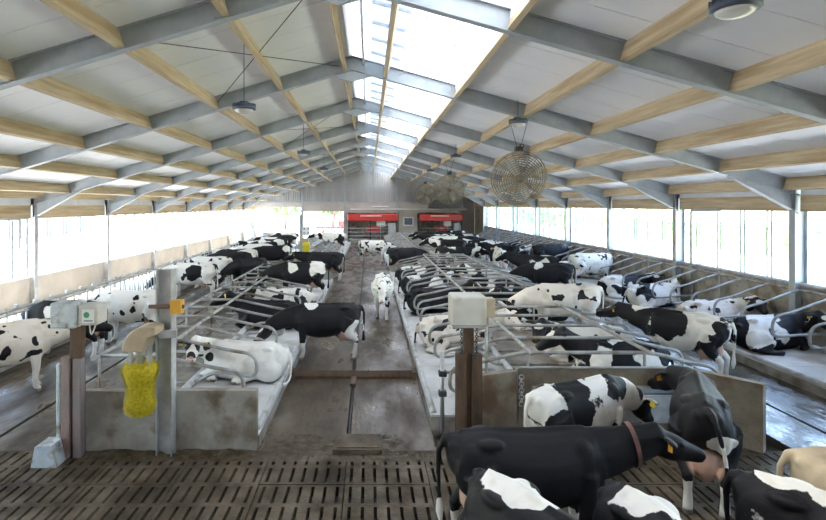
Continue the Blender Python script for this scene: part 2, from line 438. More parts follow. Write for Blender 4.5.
# ------------------------------------------------------------------ portal frames
def hbar(mb, x0, z0, x1, z1, depth, y, fw=RF, tf=.02, tw=.016):
    """I section in the plane y, from underside (x0,z0) to (x1,z1)"""
    mb.prism([(x0,z0),(x1,z1),(x1,z1+tf),(x0,z0+tf)], 'y', y-fw/2, y+fw/2)
    mb.prism([(x0,z0+depth-tf),(x1,z1+depth-tf),(x1,z1+depth),(x0,z0+depth)], 'y', y-fw/2, y+fw/2)
    mb.prism([(x0,z0+tf),(x1,z1+tf),(x1,z1+depth-tf),(x0,z0+depth-tf)], 'y', y-tw/2, y+tw/2)
PL = [-.62, -2.3, -4.0, -5.75, -7.5, -9.2, -10.95]
PR = [.42, 2.28, 4.1, 5.85, 7.55, 9.25, 10.95]
def frame_meshes():
    out = []
    mb = MB(); hbar(mb, XL, zr(XL), XA, zr(XA), RD, 0); out.append(('rafter', mb.mesh('rafter_left', 'rafter')))
    mb = MB(); hbar(mb, XA, zr(XA), XR, zr(XR), RD, 0); out.append(('rafter', mb.mesh('rafter_right', 'rafter')))
    for xs, sg in ((XL, 1), (XR, -1)):
        zc = zr(xs)
        d = .44
        mb = MB(); x2 = xs + sg*1.9; z2 = zr(x2)
        mb.prism([(xs+sg*.1, zc-d+.0), (x2, z2), (xs+sg*.1, zr(xs+sg*.1))], 'y', -.008, .008)
        mb.prism([(xs+sg*.1, zc-d-.02), (x2, z2-.02), (x2, z2), (xs+sg*.1, zc-d)], 'y', -RF/2, RF/2)
        out.append(('haunch', mb.mesh('haunch', 'rafter')))
        mb = MB()
        e0, e1 = (xs-.1, xs+.24) if sg > 0 else (xs-.24, xs+.1)
        mb.box(e0, e1, -.008, .008, -.1, zc+.3)
        for e in (e0, e1-.02): mb.box(e, e+.02, -.11, .11, -.1, zc+.3)
        out.append(('column', mb.mesh('column', 'steel' if xs < 0 else 'rafter')))
    mb = MB().prism([(XA-.5, zr(XA-.5)-.0), (XA, ZA-.02), (XA+.5, zr(XA+.5)), (XA+.5, zr(XA+.5)-.02), (XA, ZA-.3), (XA-.5, zr(XA-.5)-.02)], 'y', -.05, .05)
    out.append(('apex_plate', mb.mesh('apex_plate', 'rafter')))
    return out
fm = frame_meshes()
cleat = MB().prism([(-.01, .02), (.12, .02), (.04, RD-.04), (-.01, RD-.04)], 'y', -.085, .085).mesh('cleat', 'rafter')
for k, y in enumerate(FY):
    fr = empty('portal_frame', (0, y, 0), 'grey steel portal frame with tapered haunches, %s from the viewer' % ORD[k], 'roof frame', 'steel portal frames')
    for nm, me in fm: link(nm, me, fr)
    for px_ in PL[1:] + PR[1:]:
        c_ = link('cleat', cleat, fr, (px_ + (-.05 if px_ < 0 else .05), 0, zr(px_)))
        if px_ < 0: c_.rotation_euler.z = math.pi

# ------------------------------------------------------------------ roof: panels, purlins, skylight
ce = empty('ceiling', (0, 0, 0), 'white panelled barn roof on timber purlins with a translucent ridge skylight', 'ceiling', kind='structure')
ypur = [YF] + FY + [YB]
PH, PT = .32, .10
def purlin_mesh(L, name='purlin', hh=PH, tt=PT): return MB().box(-tt/2, tt/2, 0, L, 0, hh).mesh(name, 'timber')
pmesh = {}
for a, b in zip(ypur[:-1], ypur[1:]):
    L = round(b-a-.04, 3)
    if L not in pmesh: pmesh[L] = purlin_mesh(L)
    for px_ in PL + PR:
        o = link('purlin', pmesh[L], ce, (px_, a+.02, zr(px_)+RD-PH-.02))
        o.rotation_euler.y = (-1 if px_ < XA else 1) * math.atan(SL if px_ < XA else SR)
    for xs, z0, z1 in ((XL+.06, zr(XL)-.46, zr(XL)+.02), (XR-.06, zr(XR)-.40, zr(XR)+.02)):
        MB().box(xs-.04, xs+.04, a+.1, b-.1, z0, z1).build('eave_beam', 'timber', ce)
        MB().box(xs-.03, xs+.03, a+.1, b-.1, z1, z1+RD+.0).build('eave_board', 'white', ce)
    for xs in (XL+.5,):
        MB().box(xs-.03, xs+.03, a+.05, b-.05, zr(xs)+.12, zr(xs)+RD-.02).build('purlin', 'timber', ce)
# white sandwich panels running up the slope, 1.1 m wide
n = int((YB-YF)/1.1); st = (YB-YF)/n
def panel(x0, x1, w_, t=.1, gap=.02):
    z0, z1 = zr(x0)+RD+.0, zr(x1)+RD+.0
    mb = MB()
    mb.prism([(x0,z0),(x1,z1),(x1,z1+t),(x0,z0+t)], 'y', gap/2, w_-gap/2)
    return mb.mesh('roof_panel', 'roof')
pl_ = panel(XL-.4, XA-.12, st); pr_ = panel(2.3, XR+.4, st)
for k in range(n):
    link('roof_panel', pl_, ce, (0, YF+k*st, 0)); link('roof_panel', pr_, ce, (0, YF+k*st, 0))
MB().prism([(XL-.4,zr(XL-.4)+RD+.1),(XA-.12,zr(XA-.12)+RD+.1),(XA-.12,zr(XA-.12)+RD+.13),(XL-.4,zr(XL-.4)+RD+.13)], 'y', YF, YB).build('outer_sheet', 'seam', ce)
MB().prism([(2.3,zr(2.3)+RD+.1),(XR+.4,zr(XR+.4)+RD+.1),(XR+.4,zr(XR+.4)+RD+.13),(2.3,zr(2.3)+RD+.13)], 'y', YF, YB).build('outer_sheet', 'seam', ce)
# skylight sheets and glazing bars
X0s, X1s = .05, 2.3
def sky_mesh():
    mb = MB(); xs = [X0s, X1s]; ys = []
    m_ = 12
    vs = []; fs = []
    for j in range(m_+1):
        dz = .025*(j % 2)
        for xx in xs: vs.append((xx, st*j/m_, zr(xx)+RD+.06+dz))
    for j in range(m_): fs.append((2*j, 2*j+1, 2*j+3, 2*j+2))
    return mb.add(vs, fs).mesh('skylight_sheet', 'skylight')
sk = sky_mesh()
gb = MB().prism([(X0s, zr(X0s)+RD-.02), (X1s, zr(X1s)+RD-.02), (X1s, zr(X1s)+RD+.05), (X0s, zr(X0s)+RD+.05)], 'y', -.02, .02).mesh('glazing_bar', 'steel')
for k in range(n):
    link('skylight_sheet', sk, ce, (0, YF+k*st, 0)); link('glazing_bar', gb, ce, (0, YF+k*st, 0))
MB().box(-.57, -.52, YF, YB, zr(-.5)+RD-.02, 8.35).build('ridge_upstand', 'white', ce)
MB().box(X0s-.22, X0s-.17, YF, YB, zr(0)+RD-.12, 8.35).build('ridge_upstand', 'white', ce)
MB().box(2.28, 2.33, YF, YB, zr(2.3)+.12, zr(2.3)+RD+.02).build('skylight_edge', 'white', ce)
MB().prism([(-1.0, 8.25), (-.3, 8.5), (.5, 8.25), (.5, 8.28), (-.3, 8.53), (-1.0, 8.28)], 'y', YF, YB).build('ridge_cap', 'skylight', ce)
# wind bracing rods under the roof
for (y0, y1) in ((FY[0], FY[1]), (FY[2], FY[3]), (FY[4], FY[5])):
    for xa, xb in ((-.8, -4.0), (-4.0, -.8)):
        MB().tube([(xa, y0, zr(xa)+.22), (xb, y1, zr(xb)+.22)], .009, 5).build('brace_rod', 'dark', ce)
    for xa, xb in ((.8, 2.2), (2.2, .8)):
        MB().tube([(xa, y0, zr(xa)+.22), (xb, y1, zr(xb)+.22)], .01, 5).build('brace_rod', 'steel', ce)

# ------------------------------------------------------------------ windows between the columns
wn = 0
def window(side, a, b, k):
    global wn
    wn += 1
    xs = XL-.02 if side < 0 else XR+.02
    z0 = (ZSL if side < 0 else ZSR)+.04; z1 = (zr(XL)-.46) if side < 0 else (zr(XR)-.40)
    o = empty('window_%d' % wn, (xs, a, z0), 'open netted window bay, %s from the viewer on the %s side' % (ORD[k], 'left' if side < 0 else 'right'), 'window', kind='structure')
    hh = z1-z0; L = b-a
    me = MB().tube([(0,0,0),(0,0,hh)], .048 if side < 0 else .032, 6).mesh('mullion', 'rafter')
    for q in (.2, .4, .6, .8):
        for e in (-.09, .09): link('mullion', me, o, (-side*.03, L*q+e, 0))
    MB().tube([(0,.15,hh*.72),(0,L-.15,hh*.72)], .012, 5).build('wind_rail', 'steel', o)
    MB().add([(side*.06,.12,0),(side*.06,L-.12,0),(side*.06,L-.12,hh),(side*.06,.12,hh)], [(0,1,2,3)]).build('wind_net', 'net_l' if side < 0 else 'net_r', o)
    return o, hh, L
for k, (a, b) in enumerate(zip(edges[:-1], edges[1:])):
    o, hh, L = window(-1, a, b, k)
    if k in (4, 5):       # curtain drawn over the last part of the bay
        mb = MB(); ys = [L*.74+.03*i for i in range(int(L*.24/.03))] if k == 4 else [L*.9+.03*i for i in range(12)]
        vs = []; fs = []
        for i, y in enumerate(ys): vs += [(.05+.03*(i%2), y, 0), (.05+.03*(i%2), y, hh)]
        for i in range(len(ys)-1): fs.append((2*i, 2*i+2, 2*i+3, 2*i+1))
        mb.add(vs, fs).build('curtain', 'curtain', o)
    if k == 6:
        MB().tube([(.1, .2, hh-.05), (.1, L-.2, .1)], .02, 5).build('brace', 'steel', o)
    if b < YB - .1:
        o, hh, L = window(1, a, b, k)
        if k == 4:
            mb = MB(); vs = []; fs = []
            ys = [L*.76+.03*i for i in range(int(L*.22/.03))]
            for i, y in enumerate(ys): vs += [(-.05-.03*(i%2), y, 0), (-.05-.03*(i%2), y, hh)]
            for i in range(len(ys)-1): fs.append((2*i, 2*i+2, 2*i+3, 2*i+1))
            mb.add(vs, fs).build('curtain', 'curtain', o)
        if k == 6:
            MB().tube([(-.1, .2, hh-.05), (-.1, L-.2, .1)], .02, 5).build('brace', 'steel', o)
            MB().tube([(-.1, .2, .1), (-.1, L-.2, hh-.05)], .02, 5).build('brace', 'steel', o)
for xs, yy, sg, z0, nm in ((XL+.1, 19.0, 1, 1.3, 'left'), (XR-.12, 18.9, -1, .3, 'right')):
    zt = 3.3 if xs < 0 else 3.62
    p = MB().tube(fillet([(xs, yy, z0), (xs, yy, zt), (xs, yy-1.6, zt+.02)], .12), .05, 8).build('drain_pipe', 'steel', None, True)
    tag(p, 'grey bent rainwater pipe in front of the %s window' % nm, 'pipe')

# ------------------------------------------------------------------ outside
g = MB().box(-160, 160, -60, 220, -.7, -.16).build('ground_outside', 'gravel'); tag(g, 'pale sunlit yard around the barn', 'ground', kind='structure')
g = MB().box(16, 160, -60, 220, -.2, -.1).build('ground_field', 'grass'); tag(g, 'bright meadow right of the barn', 'ground', kind='structure')
random.seed(11)
mb = MB()
for i in range(3400):
    x = 30 + random.random()**2*5; y = random.uniform(8, 130); h = random.uniform(1.9, 2.6)
    a = random.uniform(0, 6.28)
    mb.bar((x, y, -.15), (x+random.uniform(-.1,.1), y+random.uniform(-.1,.1), h), .012, .012)
    for q in range(4):
        z = h*random.uniform(.3, .95); b = a + q*2.4; L = random.uniform(.4, .75); dx, dy = math.cos(b), math.sin(b)
        p0 = (x, y, z); p1 = (x+dx*L*.5, y+dy*L*.5, z+.25); p2 = (x+dx*L, y+dy*L, z-.05); ww = .05
        mb.add([(p0[0]-dy*ww*.5, p0[1]+dx*ww*.5, p0[2]), (p0[0]+dy*ww*.5, p0[1]-dx*ww*.5, p0[2]), (p1[0]+dy*ww, p1[1]-dx*ww, p1[2]), (p1[0]-dy*ww, p1[1]+dx*ww, p1[2]), p2],
               [(0,1,2,3),(3,2,4)])
me = bpy.data.meshes.new('corn'); me.from_pydata(mb.v, [], mb.f); me.materials.append(M['corn'])
tag(link('corn_field', me), 'tall green corn standing beyond the meadow', 'corn', kind='stuff')
def tree(x, y, h, r, label, seed):
    random.seed(seed)
    o = empty('tree', (x, y, -.15), label, 'tree', 'trees outside the barn')
    MB().tube([(0,0,0),(.1,0,h*.35),(0,.1,h*.75)], [.22,.16,.07], 7).build('trunk', 'bark', o, True)
    mb = MB()
    for i in range(1500):
        v = Vector((random.gauss(0,1), random.gauss(0,1), random.gauss(0,1))).normalized()*random.random()**.4
        c = Vector((v.x*r, v.y*r, h*.62+v.z*h*.38)); s_ = random.uniform(.14,.34)
        e = Vector((random.gauss(0,1), random.gauss(0,1), random.gauss(0,1))).normalized(); f_ = e.orthogonal().normalized()
        mb.add([c-e*s_, c+f_*s_*.6, c+e*s_, c-f_*s_*.6], [(0,1,2,3)])
    me = bpy.data.meshes.new('crown'); me.from_pydata(mb.v, [], mb.f); me.materials.append(M['leaf']); c = link('crown', me, o); c['kind'] = 'stuff'
tree(-13, 84, 8.5, 4.2, 'leafy tree seen through the left opening of the gable', 1)
tree(-19, 92, 9.5, 4.5, 'leafy tree furthest left behind the gable opening', 2)
tree(-6.5, 96, 7.5, 3.5, 'leafy tree behind the red farm machine', 3)
tree(20, 62, 6.5, 3.2, 'leafy tree outside the right windows, nearest of three', 4)
tree(22, 78, 7.5, 3.6, 'leafy tree outside the right windows, middle of three', 5)
tree(21, 96, 8, 3.8, 'leafy tree outside the right windows, furthest of three', 6)
# shed and parked machine beyond the left windows
sh = empty('shed', (-46, 55, -.15), 'low grey blue shed across the yard beyond the left windows', 'building')
MB().box(-4, 4, -22, 26, 0, 2.6).build('wall', 'render', sh); MB().prism([(-5,2.6),(5,2.6),(0,4.4)], 'y', -22.5, 26.5).build('roof', 'seam', sh)
for q in range(6): MB().box(4, 4.05, -18+q*7, -15+q*7, .0, 2.2).build('door', 'dark', sh)

# red farm machine behind the gable: a rake with wheels and tines folded up
ra = empty('farm_machine', (-4.6, 70, -.15), 'red farm machine with raised arm parked behind the gable opening', 'farm machine')
MB().box(-2.2, 2.2, -.3, .3, .9, 1.15).build('frame', 'red', ra)
MB().tube([(0,0,1.0),(.2,0,3.2),(-.2,0,4.0)], .12, 8).build('arm', 'red', ra)
for q in (-1.9, -.7, .7, 1.9):
    wq = MB().ring((q, -.5, .62), .55, .09, 'y', 20, 6).build('wheel', 'red', ra, True)
MB().box(.6, 2.0, -.4, .5, 1.1, 1.9).build('hood', 'red', ra)
MB().tube([(-2.6,0,2.2),(2.6,0,2.6)], .08, 6).build('boom', 'red', ra)

# ------------------------------------------------------------------ low end walls in front of the beds
lw = empty('bed_end_wall', (-3.1, 8.42, 0), 'stained grey concrete end wall below the yellow cow brush', 'wall')
MB().box(-4.42+3.1, -3.12+3.1, -.07, .07, 0, .92).build('wall_panel', 'lowwall', lw)
MB().box(-3.10+3.1, -1.74+3.1, -.07, .07, 0, .93).build('wall_panel', 'lowwall', lw)
rw = empty('bed_end_wall', (3.9, 9.1, 0), 'ochre concrete end wall with angled wings behind the standing cows', 'wall')
def wallseg(p, q, h, nm='wall_panel', t=.07):
    mb = MB(); mb.bar((p[0]-3.9, p[1]-9.1, h/2), (q[0]-3.9, q[1]-9.1, h/2), t, h/2); return mb.build(nm, 'endwall', rw)
wallseg((1.74, 8.74), (2.42, 9.0), 1.05); wallseg((2.44, 9.1), (5.42, 9.1), 1.06); wallseg((5.44, 9.06), (6.08, 8.3), 1.05)
MB().tube(fillet([(2.46-3.9,-.1,.2),(2.46-3.9,-.1,1.09),(5.4-3.9,-.1,1.09)], .06), .022, 6).build('edge_tube', 'tube', rw, True)
ew = MB().box(1.15, 2.75, 31.45, 31.6, 0, .92).build('bed_end_wall', 'endwall'); tag(ew, 'dark brown low wall at the start of the far centre block', 'wall')
ew = MB().box(1.1, 6.5, 28.8, 28.95, 0, .55).build('bed_end_wall', 'lowwall'); tag(ew, 'pale low wall closing the far end of the near centre block', 'wall')
ew = MB().box(-4.4, -1.75, 25.9, 26.02, 0, .6).build('bed_end_wall', 'lowwall'); tag(ew, 'grey low wall closing the left cubicle row before the cross passage', 'wall')
# drinking trough against the right end wall
tr = empty('water_trough', (3.95, 8.78, 0), 'grey steel drinking trough against the ochre end wall', 'trough')
MB().prism([(-.24,.35),(.24,.35),(.24,.78),(.2,.78),(.2,.42),(-.2,.42),(-.2,.78),(-.24,.78)], 'x', -1.2, 1.3).build('basin', 'steel', tr)
MB().box(-1.23, -1.2, -.24, .24, .35, .78).box(1.3, 1.33, -.24, .24, .35, .78).build('end_plate', 'steel', tr)
for q in (-1.0, 1.1): MB().box(q-.03, q+.03, -.2, .2, 0, .35).build('support', 'steel', tr)
MB().box(-1.19, 1.29, -.19, .19, .6, .68).build('water', 'winglass', tr)
ch = MB()
for i in range(9): ch.ring((2.52, 8.93, .95-i*.055), .04, .011, 'y', 10, 5, Matrix.Rotation(math.pi/2*(i%2), 3, 'Z'))
tag(ch.build('chain', 'steel', None, True), 'hanging galvanised chain on the ochre end wall', 'chain')

# ------------------------------------------------------------------ cubicle tube work
def cub_row(name, label, y0, y1, rails, path, mirror=False, lower=(), r=.034, ph=1.1):
    o = empty(name, (rails[0][0], y0, 0), label, 'stall dividers')
    cx = rails[0][0]
    for rx, rz_ in rails:
        MB().tube([(rx-cx, -.25, rz_), (rx-cx, y1-y0+.1, rz_)], .036, 8).build('rail', 'tube', o, True)
    for rx, rz_, rr in lower:
        MB().tube([(rx-cx, -.2, rz_), (rx-cx, y1-y0+.1, rz_)], rr, 10).build('brisket_pipe', 'pipe', o, True)
    mb = MB()
    for p in path: mb.tube([(q[0]-cx, 0, q[1]) for q in p], r, 8)
    me = mb.mesh('divider', 'tube', True)
    n_ = int(round((y1-y0)/ph)); s_ = (y1-y0)/n_
    for k in range(n_+1): link('divider', me, o, (0, k*s_, 0))
    # posts standing in the bed
    return o, s_, n_
def f2(p, r=.2): return [(q.x, q.y) for q in [Vector((v.x, v.z)) for v in fillet([(a, 0, b) for a, b in p], r, 5)]]
zt = 1.15
lp = f2([(-4.74, zt), (-3.8, zt), (-3.6, 1.13), (-2.7, .93), (-2.22, .86), (-2.2, .40), (-2.75, .50), (-3.1, .50), (-3.4, .30), (-4.6, .30)], .24)
def posts(o, xs, z1, n_, s_, every=3, z0=BED-.03):
    cx = o.location.x
    me = MB().tube([(0,0,z0),(0,0,z1)], .03, 6).mesh('post', 'tube', True)
    for x_ in xs:
        for k in range(0, n_+1, every): link('post', me, o, (x_-cx, k*s_, 0))
o, s_, n_ = cub_row('cubicle_row', 'galvanised stall dividers of the near left row beside the centre alley', 9.5, 25.3, [(-4.74, zt), (-3.8, zt)], [lp], lower=[(-3.5, BED+.08, .07)])
posts(o, [-4.74], zt, n_, s_, 2, 0)
o, s_, n_ = cub_row('cubicle_row', 'galvanised stall dividers of the far left row before the gable', 34.0, 51.5, [(-4.74, zt), (-3.8, zt)], [lp], lower=[(-3.5, BED+.08, .07)])
posts(o, [-4.74], zt, n_, s_, 2, 0)
cp = f2([(2.5, .50), (2.0, .52), (1.44, .42), (1.46, .88), (2.0, .97), (2.6, 1.12), (2.85, zt), (4.95, zt), (5.2, 1.12), (5.75, .97), (6.26, .88), (6.28, .42), (5.7, .52), (5.3, .50)], .24)
cl = [(2.3, .51), (2.5, .50), (2.75, .30), (5.05, .30), (5.3, .50)]
for (a, b, nm) in ((9.7, 28.2, 'near'), (32.2, 51.5, 'far')):
    o, s_, n_ = cub_row('cubicle_row', 'double stall dividers of the %s centre block, heads facing inwards' % nm, a, b, [(2.85, zt+.05), (4.95, zt+.05)], [cp, f2(cl, .12)],
                        lower=[(3.0, BED+.08, .07), (4.7, BED+.08, .07)])
    posts(o, [2.85, 4.95], zt, n_, s_, 3)
    MB().tube([(0, b-a+.1, 1.22), (2.1, b-a+.1, 1.22)], .03, 6).build('end_rail', 'tube', o, True)
op = f2([(11.22, 1.58), (10.7, 1.42), (10.2, 1.22), (9.72, 1.12), (9.68, .62), (10.2, .66), (10.9, .70), (11.22, .70)], .26)
o, s_, n_ = cub_row('cubicle_row', 'outer stall dividers fixed to the wall under the right windows', 8.6, 49.2, [(11.22, 1.58), (11.24, 1.72)], [op], lower=[(10.95, BED+.08, .06)])
posts(o, [11.26], 1.7, n_, s_, 4)

# ------------------------------------------------------------------ feed fence
ff = empty('feed_fence', (FX, 9.0, 0), 'galvanised headlock feed fence along the bright left feed table', 'fence')
L = 48.5
MB().box(-.1, .1, -.5, L, 0, .42).build('kerb', 'lowwall', ff)
MB().tube([(0,-.5,1.32),(0,L,1.32)], .032, 8).build('top_rail', 'steel', ff, True)
MB().tube([(0,-.5,.50),(0,L,.50)], .03, 8).build('bottom_rail', 'steel', ff, True)
MB().tube([(0,-.5,1.2),(0,L,1.2)], .02, 6).build('lock_rail', 'steel', ff, True)
st_ = MB().tube([(0,0,.45),(0,0,1.38)], .028, 6).mesh('upright', 'steel', True)
y_ = MB().tube([(0,0,.5),(0,-.16,1.24)], .02, 5).mesh('lock_bar', 'steel', True)
y2 = MB().tube([(0,0,.5),(0,.14,1.24)], .02, 5).mesh('neck_bar', 'steel', True)
cap = MB().box(-.035,.035,-.05,.05,1.30,1.42).mesh('latch', 'steel')
for k in range(int(L/.72)):
    link('upright', st_, ff, (0, k*.72, 0)); link('lock_bar', y_, ff, (0, k*.72+.48, 0)); link('neck_bar', y2, ff, (0, k*.72+.14, 0)); link('latch', cap, ff, (0, k*.72+.34, 0))

# ------------------------------------------------------------------ scraper, cover plate
sc_ = empty('manure_scraper', (-.335, 11.85, 0), 'brown manure scraper bar lying across the centre alley', 'scraper')
MB().prism([(-.05,.0),(.06,.0),(.06,.15),(.0,.17),(-.05,.06)], 'x', -1.34, 1.34).build('blade', 'rust', sc_)
MB().box(-.06, .06, -.55, .05, 0, .06).build('tow_bar', 'rust', sc_)
for q in (-1.32, 1.32): MB().box(q-.04, q+.04, -.12, .22, 0, .16).build('end_shoe', 'rust', sc_)
cp_ = MB().box(-.55, .2, 8.22, 8.78, .0, .075).box(-.5, .15, 8.27, 8.73, .075, .09).build('cover_plate', 'slat'); tag(cp_, 'dirty square cover plate on the floor at the end of the centre alley', 'plate')

def muck(name, label, x0, x1, y0, y1, h, seed):
    nx_, ny_ = int((x1-x0)/.05), max(4, int((y1-y0)/.05)); vs = []; fs = []
    for j in range(ny_+1):
        for i in range(nx_+1):
            u, v = i/nx_, j/ny_; x, y = x0+(x1-x0)*u, y0+(y1-y0)*v
            e = min(1, 5*min(u, 1-u))*math.sin(math.pi*min(1, v*1.0))**.8
            z = h*e*(.35 + .9*noise.noise(Vector((x*2.2, y*2.2, seed))) + .5*noise.noise(Vector((x*9, y*9, seed))))
            vs.append((x, y, max(-.02, z)-.004))
    for j in range(ny_):
        for i in range(nx_):
            a = j*(nx_+1)+i; fs.append((a, a+1, a+nx_+2, a+nx_+1))
    me = bpy.data.meshes.new(name); me.from_pydata(vs, [], fs); me.materials.append(M['muck']); me.polygons.foreach_set('use_smooth', [True]*len(fs))
    tag(link(name, me), label, 'manure', kind='stuff')
muck('manure', 'brown manure ridge along the foot of the left end wall', -4.3, -1.7, 8.0, 8.42, .10, 1.0)
muck('manure', 'brown manure smeared at the end of the centre alley', -1.75, .95, 8.0, 9.0, .045, 5.0)
muck('manure', 'brown manure ridge along the foot of the ochre end wall', 1.1, 5.9, 8.2, 8.75, .07, 9.0)
# ------------------------------------------------------------------ winch post left
wp = empty('winch_post', (-4.47, 8.1, 0), 'scraper drive post with worn blue grey box on reddish channels', 'winch')
def loc_box(o, nm, mt, x0, x1, y0, y1, z0, z1, bev=.0):
    ob = MB().box(x0, x1, y0, y1, z0, z1).build(nm, mt, o)
    if bev:
        m_ = ob.modifiers.new('bevel', 'BEVEL'); m_.width = bev; m_.segments = 2
    return ob
loc_box(wp, 'channel', 'redrust', -.13, .0, -.05, .08, .02, 1.52, .01)
loc_box(wp, 'channel', 'redrust', .05, .17, -.05, .08, .02, 1.50, .01)
loc_box(wp, 'side_pipe', 'boxblue', -.22, -.15, -.02, .05, .25, 1.42, .02)
loc_box(wp, 'mast', 'rust', -.02, .16, .0, .12, .0, 2.05, .01)
cb = loc_box(wp, 'drive_box', 'boxblue', -.22, .16, -.18, .18, 1.98, 2.36, .03)
loc_box(wp, 'side_box', 'boxgrey', .16, .46, -.14, .2, 2.02, 2.32, .03)
stk = loc_box(wp, 'sticker', 'white', .24, .42, -.147, -.143, 2.06, 2.26)
MB().tube([(.31,-.152,2.18),(.31,-.150,2.18)], .045, 10).build('print', 'green', stk)
MB().box(.27,.40,-.150,-.148,2.085,2.10).build('print', 'dark', stk)
MB().tube(fillet([(.0,.1,2.0),(-.02,.14,1.8),(-.06,.13,1.6)], .1), .018, 6).build('cable', 'dark', wp, True)
MB().tube(fillet([(.25,.05,2.04),(.3,.0,1.8),(.36,.05,2.04)], .2), .012, 6).build('cable', 'white', wp, True)
for i in range(9): pass
chm = MB()
for i in range(14): chm.ring((-.05, .1, 1.98-i*.035), .022, .007, 'y', 8, 4, Matrix.Rotation(math.pi/2*(i%2), 3, 'Z'))
chm.build('chain', 'dark', wp, True)
bb = MB().prism([(-.42,0),(-.05,0),(-.12,.32),(-.36,.30)], 'y', -.3, .05).build('base_plate', 'boxblue', wp)

# brush post and cow brush
bp_ = empty('brush_post', (-3.09, 8.22, 0), 'grey steel post carrying the yellow cow brush', 'post')
mb = MB().box(-.11,.11,-.008,.008,0,2.82).box(-.12,-.10,-.1,.1,0,2.82).box(.10,.12,-.1,.1,0,2.82)
mb.build('profile', 'steel', bp_)
MB().tube([(-.2,-.14,2.28),(.32,-.14,2.28)], .03, 8).build('cross_tube', 'rust', bp_, True)
MB().box(.14,.30,-.22,-.06,2.18,2.38).build('buffer', 'orange', bp_)
def cow_brush(loc, label, s=1.0, rz=0):
    o = empty('cow_brush', loc, label, 'cow brush', rz=rz); o.scale = (s, s, s)
    mb = MB()
    prof = [(.02,-.46),(.13,-.45),(.19,-.40),(.215,-.32),(.195,-.20),(.195,-.08),(.235,.03),(.265,.12),(.25,.18),(.18,.20),(.05,.2)]
    core = MB().lathe([(max(.01, r*.8), z) for r, z in prof], n=20).build('core', 'bristle', o, True)
    random.seed(5); bm_ = MB()
    def rad(z):
        for (r0, z0), (r1, z1) in zip(prof[:-1], prof[1:]):
            if z0 <= z <= z1: return r0 + (r1-r0)*(z-z0)/(z1-z0+1e-9)
        return .1
    for i in range(5200):
        z = random.uniform(-.45, .2); a = random.uniform(0, 6.283); R_ = rad(z)*random.uniform(.97, 1.07); r0 = R_*.75
        c, s_ = math.cos(a), math.sin(a); zz = z + (z+.1)*.10; w_ = .004
        bm_.add([(r0*c-s_*w_, r0*s_+c*w_, z), (r0*c+s_*w_, r0*s_-c*w_, z), (R_*c, R_*s_, zz)], [(0,1,2)])
    me = bpy.data.meshes.new('bristles'); me.from_pydata(bm_.v, [], bm_.f); me.materials.append(M['bristle']); b_ = link('bristles', me, o); b_['kind'] = 'stuff'
    MB().lathe([(.035,.18),(.05,.22),(.05,.30),(.09,.31),(.09,.38),(.04,.39)], n=14).build('spindle', 'steel', o, True)
    for q in (-.12, .12): MB().box(q-.018,q+.018,-.04,.04,.16,.44).build('yoke', 'steel', o)
    # rounded drive cover
    n_ = 9; poly = [(-.18, .38)] + [(-.18 + .30*(1-math.cos(math.pi*.5*k/n_)), .38 + .33*math.sin(math.pi*.5*k/n_)) for k in range(1, n_+1)] + [(.26,.70),(.26,.60),(.16,.56),(.10,.38)]
    cv = MB().prism(poly, 'y', -.16, .16).build('drive_cover', 'beige', o)
    md = cv.modifiers.new('bevel', 'BEVEL'); md.width = .02; md.segments = 2
    MB().bar((.2,.1,.56), (.42,.16,.56), .06, .05).build('mount', 'steel', o)
    return o
cow_brush((-3.37, 7.96, 1.24), 'yellow rotating cow brush with beige drive cover in front', 1.13)
# far brush on its post
bp2 = MB().box(-4.28, -4.1, 33.2, 33.35, 0, 3.2).build('brush_post', 'rafter'); tag(bp2, 'grey post behind the first left cubicles carrying a small yellow brush', 'post')
mb = empty('cow_brush', (-3.85, 33.1, 1.0), 'small yellow cow brush on the far post in the cross passage', 'cow brush')
MB().lathe([(.05,-.6),(.22,-.56),(.24,-.3),(.2,0),(.25,.3),(.22,.5),(.05,.55)], n=14).build('bristles', 'bristle', mb, True)
MB().box(-.36,.15,-.1,.1,.52,.78).build('drive_cover', 'beige', mb)

# winch post right
wp = empty('winch_post', (1.6, 8.72, 0), 'scraper drive post with pale grey box on rusty channels', 'winch')
loc_box(wp, 'channel', 'rust', -.20, -.03, -.06, .08, .02, 1.40, .01)
loc_box(wp, 'channel', 'rust', .05, .22, -.06, .08, .02, 1.40, .01)
loc_box(wp, 'mast', 'rust', -.06, .10, .02, .14, .0, 1.95, .01)
loc_box(wp, 'drive_box', 'boxgrey', -.29, .25, -.25, .25, 1.86, 2.36, .035)
loc_box(wp, 'cover_seam', 'seam', -.292, .252, -.252, .252, 1.90, 1.91)
for q in (-.1, .14):
    chm = MB()
    for i in range(16): chm.ring((q, -.0, 1.82-i*.035), .022, .007, 'y', 8, 4, Matrix.Rotation(math.pi/2*(i%2), 3, 'Z'))
    chm.build('chain', 'dark', wp, True)
b2 = empty('control_box', (2.15, 9.9, 0), 'small beige control box on a post just behind the right drive box', 'box')
MB().tube([(0,0,BED),(0,0,1.8)], .03, 8).build('post', 'tube', b2, True); loc_box(b2, 'cover', 'beige', -.14, .14, -.12, .12, 1.75, 2.1, .02)
gp = empty('gate_post', (1.22, 9.0, 0), 'slim steel gate post with clamps left of the rusty drive post', 'post')
MB().tube([(0,0,0),(0,0,1.35)], .035, 10).build('tube', 'steel', gp, True)
for z in (.62, .95): loc_box(gp, 'clamp', 'dark', -.06, .07, -.06, .06, z, z+.09, .01)
MB().tube([(0,0,1.28),(.3,.0,1.30)], .02, 6).build('arm', 'steel', gp, True)

